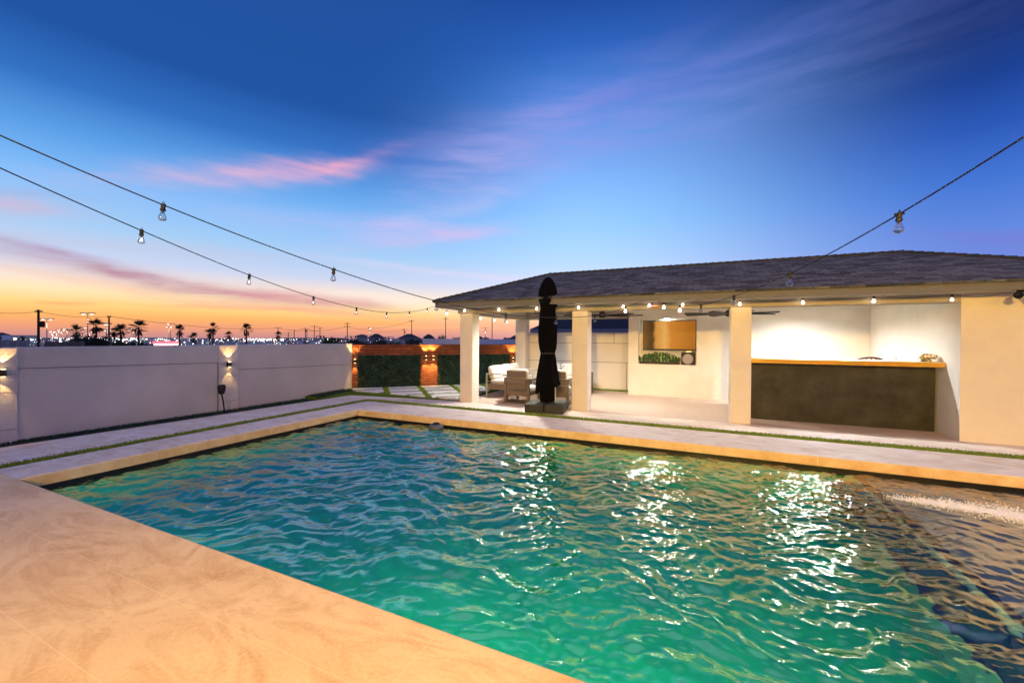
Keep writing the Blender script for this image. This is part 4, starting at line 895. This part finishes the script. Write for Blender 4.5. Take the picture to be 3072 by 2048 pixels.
tag(tl.build('town_lights', ['lamp_white', 'lamp_warm', 'lamp_cool', 'lamp_green', 'lamp_red'], smooth=True), 'countless small lights of the distant town', 'town lights', kind='stuff')

# ------------------------------------------------------------------ the house behind the camera, with its floodlights
hs = thing('house', 'pale stucco house on the near side of the pool', 'house', (2, -6, 0))
MB().box(-9.5, 13, -6.4, -6.0, -.3, 5.2).build('wall', 'house_stucco', hs)
MB().box(-3.4, 13, -5.99, -.75, 4.75, 4.95).build('sky_shade_roof', 'house_stucco', hs)  # unseen roof and posts added to keep blue sky off the slab
MB().box(12.55, 12.85, -1.1, -.8, .001, 4.748).build('sky_shade_post', 'house_stucco', hs)
MB().box(-3.35, -3.05, -5.98, -5.7, .001, 4.748).build('sky_shade_post', 'house_stucco', hs)
for k, (x, e) in enumerate(((.6, 8200), (5.2, 1900))):
    o = MB().lathe([(.05, .08), (.10, .05), (.13, -.06), (.12, -.07)], (x, -5.85, 4.30), 16).build('floodlight', 'dark_metal', hs, True)
    lamp('flood_beam', 'SPOT', (x, -5.8, 4.20), e, (1, .565, .085), .22, o, ((1.2, 2.6, 0) if k == 0 else (4.2, 9.0, .3)), R(112 if k == 0 else 92), 1.0 if k == 0 else .6)
# underwater lights in the near pool wall
for k, x in enumerate((-5.2, -1.8, -.1, 5.0)):
    z_ = -.95 if x < 1.4 else -.27
    t_ = thing('pool_light', 'round underwater pool light in the near wall', 'pool light', (x, PY0, z_), 'underwater pool lights')
    if x < 1.4: MB().tube([(x, PY0+.001, z_), (x, PY0+.03, z_)], [.12, .10], 18).build('lens', 'pool_lamp_glow', t_)
    else: MB().tube([(x, PY0+.003, z_), (x, PY0+.02, z_)], [.03, .025], 12).build('lens', 'pool_lamp_glow', t_)  # this small lamp is added only to brighten the ledge
    lamp('pool_beam', 'POINT', (x, PY0+.12, z_), {-5.2: 14, -1.8: 105, -.1: 270}.get(x, 34), {-5.2: (.40, .75, 1), -1.8: (.75, 1, .85)}.get(x, (.8, 1, .62)), .08, t_)

# ------------------------------------------------------------------ sky
W = bpy.data.worlds.new('World'); S.world = W; W.use_nodes = True; nt = W.node_tree; N = nt.nodes; L = nt.links
bg = N['Background']; tc = N.new('ShaderNodeTexCoord'); sep = N.new('ShaderNodeSeparateXYZ'); L.new(tc.outputs['Generated'], sep.inputs[0])
def mth(op, a, b=None, c=None, clamp=False):
    n = N.new('ShaderNodeMath'); n.operation = op; n.use_clamp = clamp
    for i, v in enumerate((a, b, c)):
        if v is None: continue
        if isinstance(v, (int, float)): n.inputs[i].default_value = v
        else: L.new(v, n.inputs[i])
    return n.outputs[0]
X_, Y_, Z_ = sep.outputs
el = mth('MULTIPLY', mth('ARCSINE', mth('MAXIMUM', mth('MINIMUM', Z_, 1.0), -1.0)), 180/math.pi)      # degrees
az = mth('SUBTRACT', mth('MULTIPLY', mth('ARCTAN2', mth('MULTIPLY', X_, -1), Y_), 180/math.pi), math.degrees(YAW))   # degrees left of the view axis
hx = mth('SQRT', mth('MAXIMUM', mth('SUBTRACT', 1.0, mth('MULTIPLY', Z_, Z_)), 1e-5))
sa = R(62); cs = mth('DIVIDE', mth('ADD', mth('MULTIPLY', X_, -math.sin(sa)), mth('MULTIPLY', Y_, math.cos(sa))), hx)
def ramp(stops, top=50.0):
    r = N.new('ShaderNodeValToRGB'); e = r.color_ramp.elements; r.color_ramp.interpolation = 'EASE'
    r.color_ramp.interpolation = 'LINEAR'
    for i, (d_, c_) in enumerate(stops):
        q = e[i] if i < 2 else e.new(d_/top)
        q.position = d_/top; q.color = lin(*c_)
    return r
elf = mth('DIVIDE', el, 50.0, None, True)
def rampo(stops): r = ramp(stops); L.new(elf, r.inputs[0]); return r.outputs[0]
SUN = rampo([(0, (196, 138, 138)), (.9, (232, 156, 122)), (2.0, (251, 178, 104)), (3.2, (255, 210, 130)), (4.4, (253, 226, 178)), (5.8, (238, 222, 214)), (7.5, (198, 208, 234)), (10.5, (162, 200, 238)), (14.5, (126, 184, 242)), (18.5, (88, 154, 224)), (22.5, (50, 110, 190)), (27, (32, 82, 158)), (50, (34, 74, 150))])
MID = rampo([(0, (220, 156, 160)), (1.6, (246, 184, 158)), (3.2, (252, 220, 186)), (5.0, (246, 230, 230)), (7.5, (212, 222, 250)), (10.5, (180, 214, 254)), (15, (150, 202, 254)), (20, (130, 182, 248)), (25, (104, 158, 234)), (30, (70, 128, 212)), (35, (44, 96, 184)), (40, (28, 68, 148)), (50, (24, 58, 130))])
AWAY = rampo([(0, (150, 140, 200)), (5, (124, 134, 212)), (10, (96, 134, 218)), (14.5, (66, 114, 206)), (19, (42, 86, 178)), (23, (26, 62, 142)), (27, (18, 46, 110)), (34, (16, 42, 104)), (50, (26, 56, 128))])
def mixc(f, a, b):
    m = N.new('ShaderNodeMix'); m.data_type = 'RGBA'
    if isinstance(f, (int, float)): m.inputs[0].default_value = f
    else: L.new(f, m.inputs[0])
    for s, v in ((6, a), (7, b)):
        if isinstance(v, tuple): m.inputs[s].default_value = v
        else: L.new(v, m.inputs[s])
    return m.outputs[2]
f1 = mth('SMOOTH_MIN', 1, 1)
def smooth(v, a, b):
    if a > b: return mth('SUBTRACT', 1.0, smooth(v, b, a))
    n = N.new('ShaderNodeMapRange'); n.interpolation_type = 'SMOOTHSTEP'; L.new(v, n.inputs[0]); n.inputs[1].default_value = a; n.inputs[2].default_value = b; return n.outputs[0]
col = mixc(smooth(cs, .05, .70), AWAY, MID); col = mixc(smooth(cs, .70, .97), col, SUN)
# warp coordinates a little so that cloud edges fray
cmb = N.new('ShaderNodeCombineXYZ'); L.new(mth('MULTIPLY', az, .06), cmb.inputs[0]); L.new(mth('MULTIPLY', el, .16), cmb.inputs[1])
def noise(scale, det, src=None, rough=.55):
    n = N.new('ShaderNodeTexNoise'); n.inputs['Scale'].default_value = scale; n.inputs['Detail'].default_value = det; n.inputs['Roughness'].default_value = rough; L.new(src or cmb.outputs[0], n.inputs[0]); return n
nw = noise(1.0, 5); sw = N.new('ShaderNodeSeparateColor'); L.new(nw.outputs['Color'], sw.inputs[0])
azw = mth('ADD', az, mth('MULTIPLY', mth('SUBTRACT', sw.outputs[0], .5), 14.0)); elw = mth('ADD', el, mth('MULTIPLY', mth('SUBTRACT', sw.outputs[1], .5), 2.4))
cmb2 = N.new('ShaderNodeCombineXYZ'); L.new(mth('MULTIPLY', azw, .05), cmb2.inputs[0]); L.new(mth('MULTIPLY', elw, .42), cmb2.inputs[1])
streak = noise(1.3, 7, cmb2.outputs[0], .6).outputs['Fac']
streakf = smooth(streak, .30, .68)
def angles(x, y):
    r = bearing(x, y).normalized(); return math.degrees(math.atan2(-r.x, r.y))-math.degrees(YAW), math.degrees(math.asin(r.z))
K = 3072/2352
def wisp(x, y, hl, th, ang, c_, s_):                       # a cloud streak at its own bearing and height in the sky
    global col
    x, y = x*K, y*K; hl *= K; th *= K; a0, e0 = angles(x, y); ca, sn = math.cos(R(ang)), math.sin(R(ang))
    a1, e1 = angles(x+hl*ca, y-hl*sn); a2, e2 = angles(x-th*sn, y-th*ca)
    LX, LY = a1-a0, e1-e0; ll = math.hypot(LX, LY); ux, uy = LX/ll, LY/ll; tt = abs(-(a2-a0)*uy+(e2-e0)*ux)
    da, de = mth('SUBTRACT', azw, a0), mth('SUBTRACT', elw, e0)
    p = mth('DIVIDE', mth('ADD', mth('MULTIPLY', da, ux), mth('MULTIPLY', de, uy)), ll); q = mth('DIVIDE', mth('SUBTRACT', mth('MULTIPLY', de, ux), mth('MULTIPLY', da, uy)), tt)
    gs = mth('EXPONENT', mth('MULTIPLY', mth('ADD', mth('MULTIPLY', p, p), mth('MULTIPLY', q, q)), -1.0))
    f = mth('MULTIPLY', mth('MULTIPLY', gs, mth('MULTIPLY_ADD', streakf, .75, .25)), s_, None, True)
    col = mixc(f, col, lin(*c_))
wisp(1480, 290, 620, 85, 20, (132, 146, 222), .42); wisp(1310, 280, 330, 75, 24, (150, 146, 220), .42); wisp(1600, 170, 420, 34, 22, (104, 120, 208), .42); wisp(1100, 385, 200, 60, 30, (178, 174, 230), .5)
wisp(640, 394, 210, 20, 8, (240, 170, 196), .9); wisp(480, 415, 260, 34, 4, (184, 182, 222), .6); wisp(730, 374, 110, 13, 8, (248, 172, 190), .6)
wisp(880, 522, 240, 22, -2, (214, 184, 226), .75); wisp(960, 552, 190, 16, 8, (216, 186, 226), .6); wisp(1010, 490, 240, 26, 20, (186, 192, 240), .5)
wisp(40, 480, 190, 26, -6, (206, 178, 200), .7); wisp(60, 452, 120, 10, -5, (166, 160, 194), .5)
wisp(300, 565, 300, 20, -4, (194, 192, 214), .5); wisp(210, 604, 210, 14, -14, (176, 152, 182), .95); wisp(330, 640, 200, 13, -10, (178, 132, 150), 1.0); wisp(520, 666, 280, 17, -7, (184, 132, 148), 1.0); wisp(690, 686, 180, 19, -4, (214, 146, 156), 1.0); wisp(420, 680, 300, 8, -8, (246, 190, 158), .7)
wisp(160, 690, 70, 4, 0, (226, 146, 104), .85); wisp(850, 724, 300, 6, -4, (244, 180, 156), .75); wisp(640, 712, 260, 5, -3, (240, 164, 132), .7); wisp(1050, 752, 250, 6, 0, (252, 186, 140), .6); wisp(620, 752, 330, 6, -1, (238, 150, 116), .5); wisp(1050, 628, 240, 8, -5, (240, 214, 232), .45)
wisp(900, 690, 200, 12, -5, (254, 240, 226), .7); wisp(2250, 552, 260, 20, 0, (124, 118, 200), .5)
# below the horizon: dull ground colour
col = mixc(smooth(el, -2.0, -.2), lin(120, 95, 95), col)
# soft dusk light from the unseen upper and eastern sky, with a physical sky texture mixed in
ns = N.new('ShaderNodeTexSky'); ns.sky_type = 'NISHITA'; ns.sun_disc = False; ns.sun_elevation = R(-2.0); ns.sun_rotation = R(-62)
col = mixc(smooth(cs, -.15, -.75), col, lin(126, 136, 208)); zen = mixc(smooth(el, 44, 70), col, lin(160, 172, 238)); 
add = N.new('ShaderNodeMix'); add.data_type = 'RGBA'; add.blend_type = 'ADD'; add.inputs[0].default_value = .002; L.new(zen, add.inputs[6]); L.new(ns.outputs[0], add.inputs[7])
L.new(add.outputs[2], bg.inputs[0]); bg.inputs[1].default_value = 1.0

# ------------------------------------------------------------------ camera and render settings
cam = bpy.data.cameras.new('camera'); co = bpy.data.objects.new('camera', cam); C.objects.link(co); S.camera = co
cam.sensor_width = 36; cam.sensor_fit = 'HORIZONTAL'; cam.lens = FPX/3072*36; cam.clip_start = .05; cam.clip_end = 9000
cr, sr = math.cos(ROLL), math.sin(ROLL)
# level axes -> picture axes: x_pic = c*a + s*b(down), y_pic(down) = -s*a + c*b
right = rt0*cr-up*sr; upv = rt0*sr+up*cr
mw = Matrix((right, upv, -fw)).transposed().to_4x4(); mw.translation = EYE; co.matrix_world = mw
S.view_settings.view_transform = 'Standard'; S.view_settings.look = 'None'; S.view_settings.exposure = .13; S.view_settings.gamma = 1
S.render.engine = 'CYCLES'; cy = S.cycles; cy.use_denoising = True; cy.max_bounces = 10; cy.transparent_max_bounces = 12; cy.sample_clamp_indirect = 14; cy.blur_glossy = .2; cy.caustics_reflective = False; cy.caustics_refractive = True
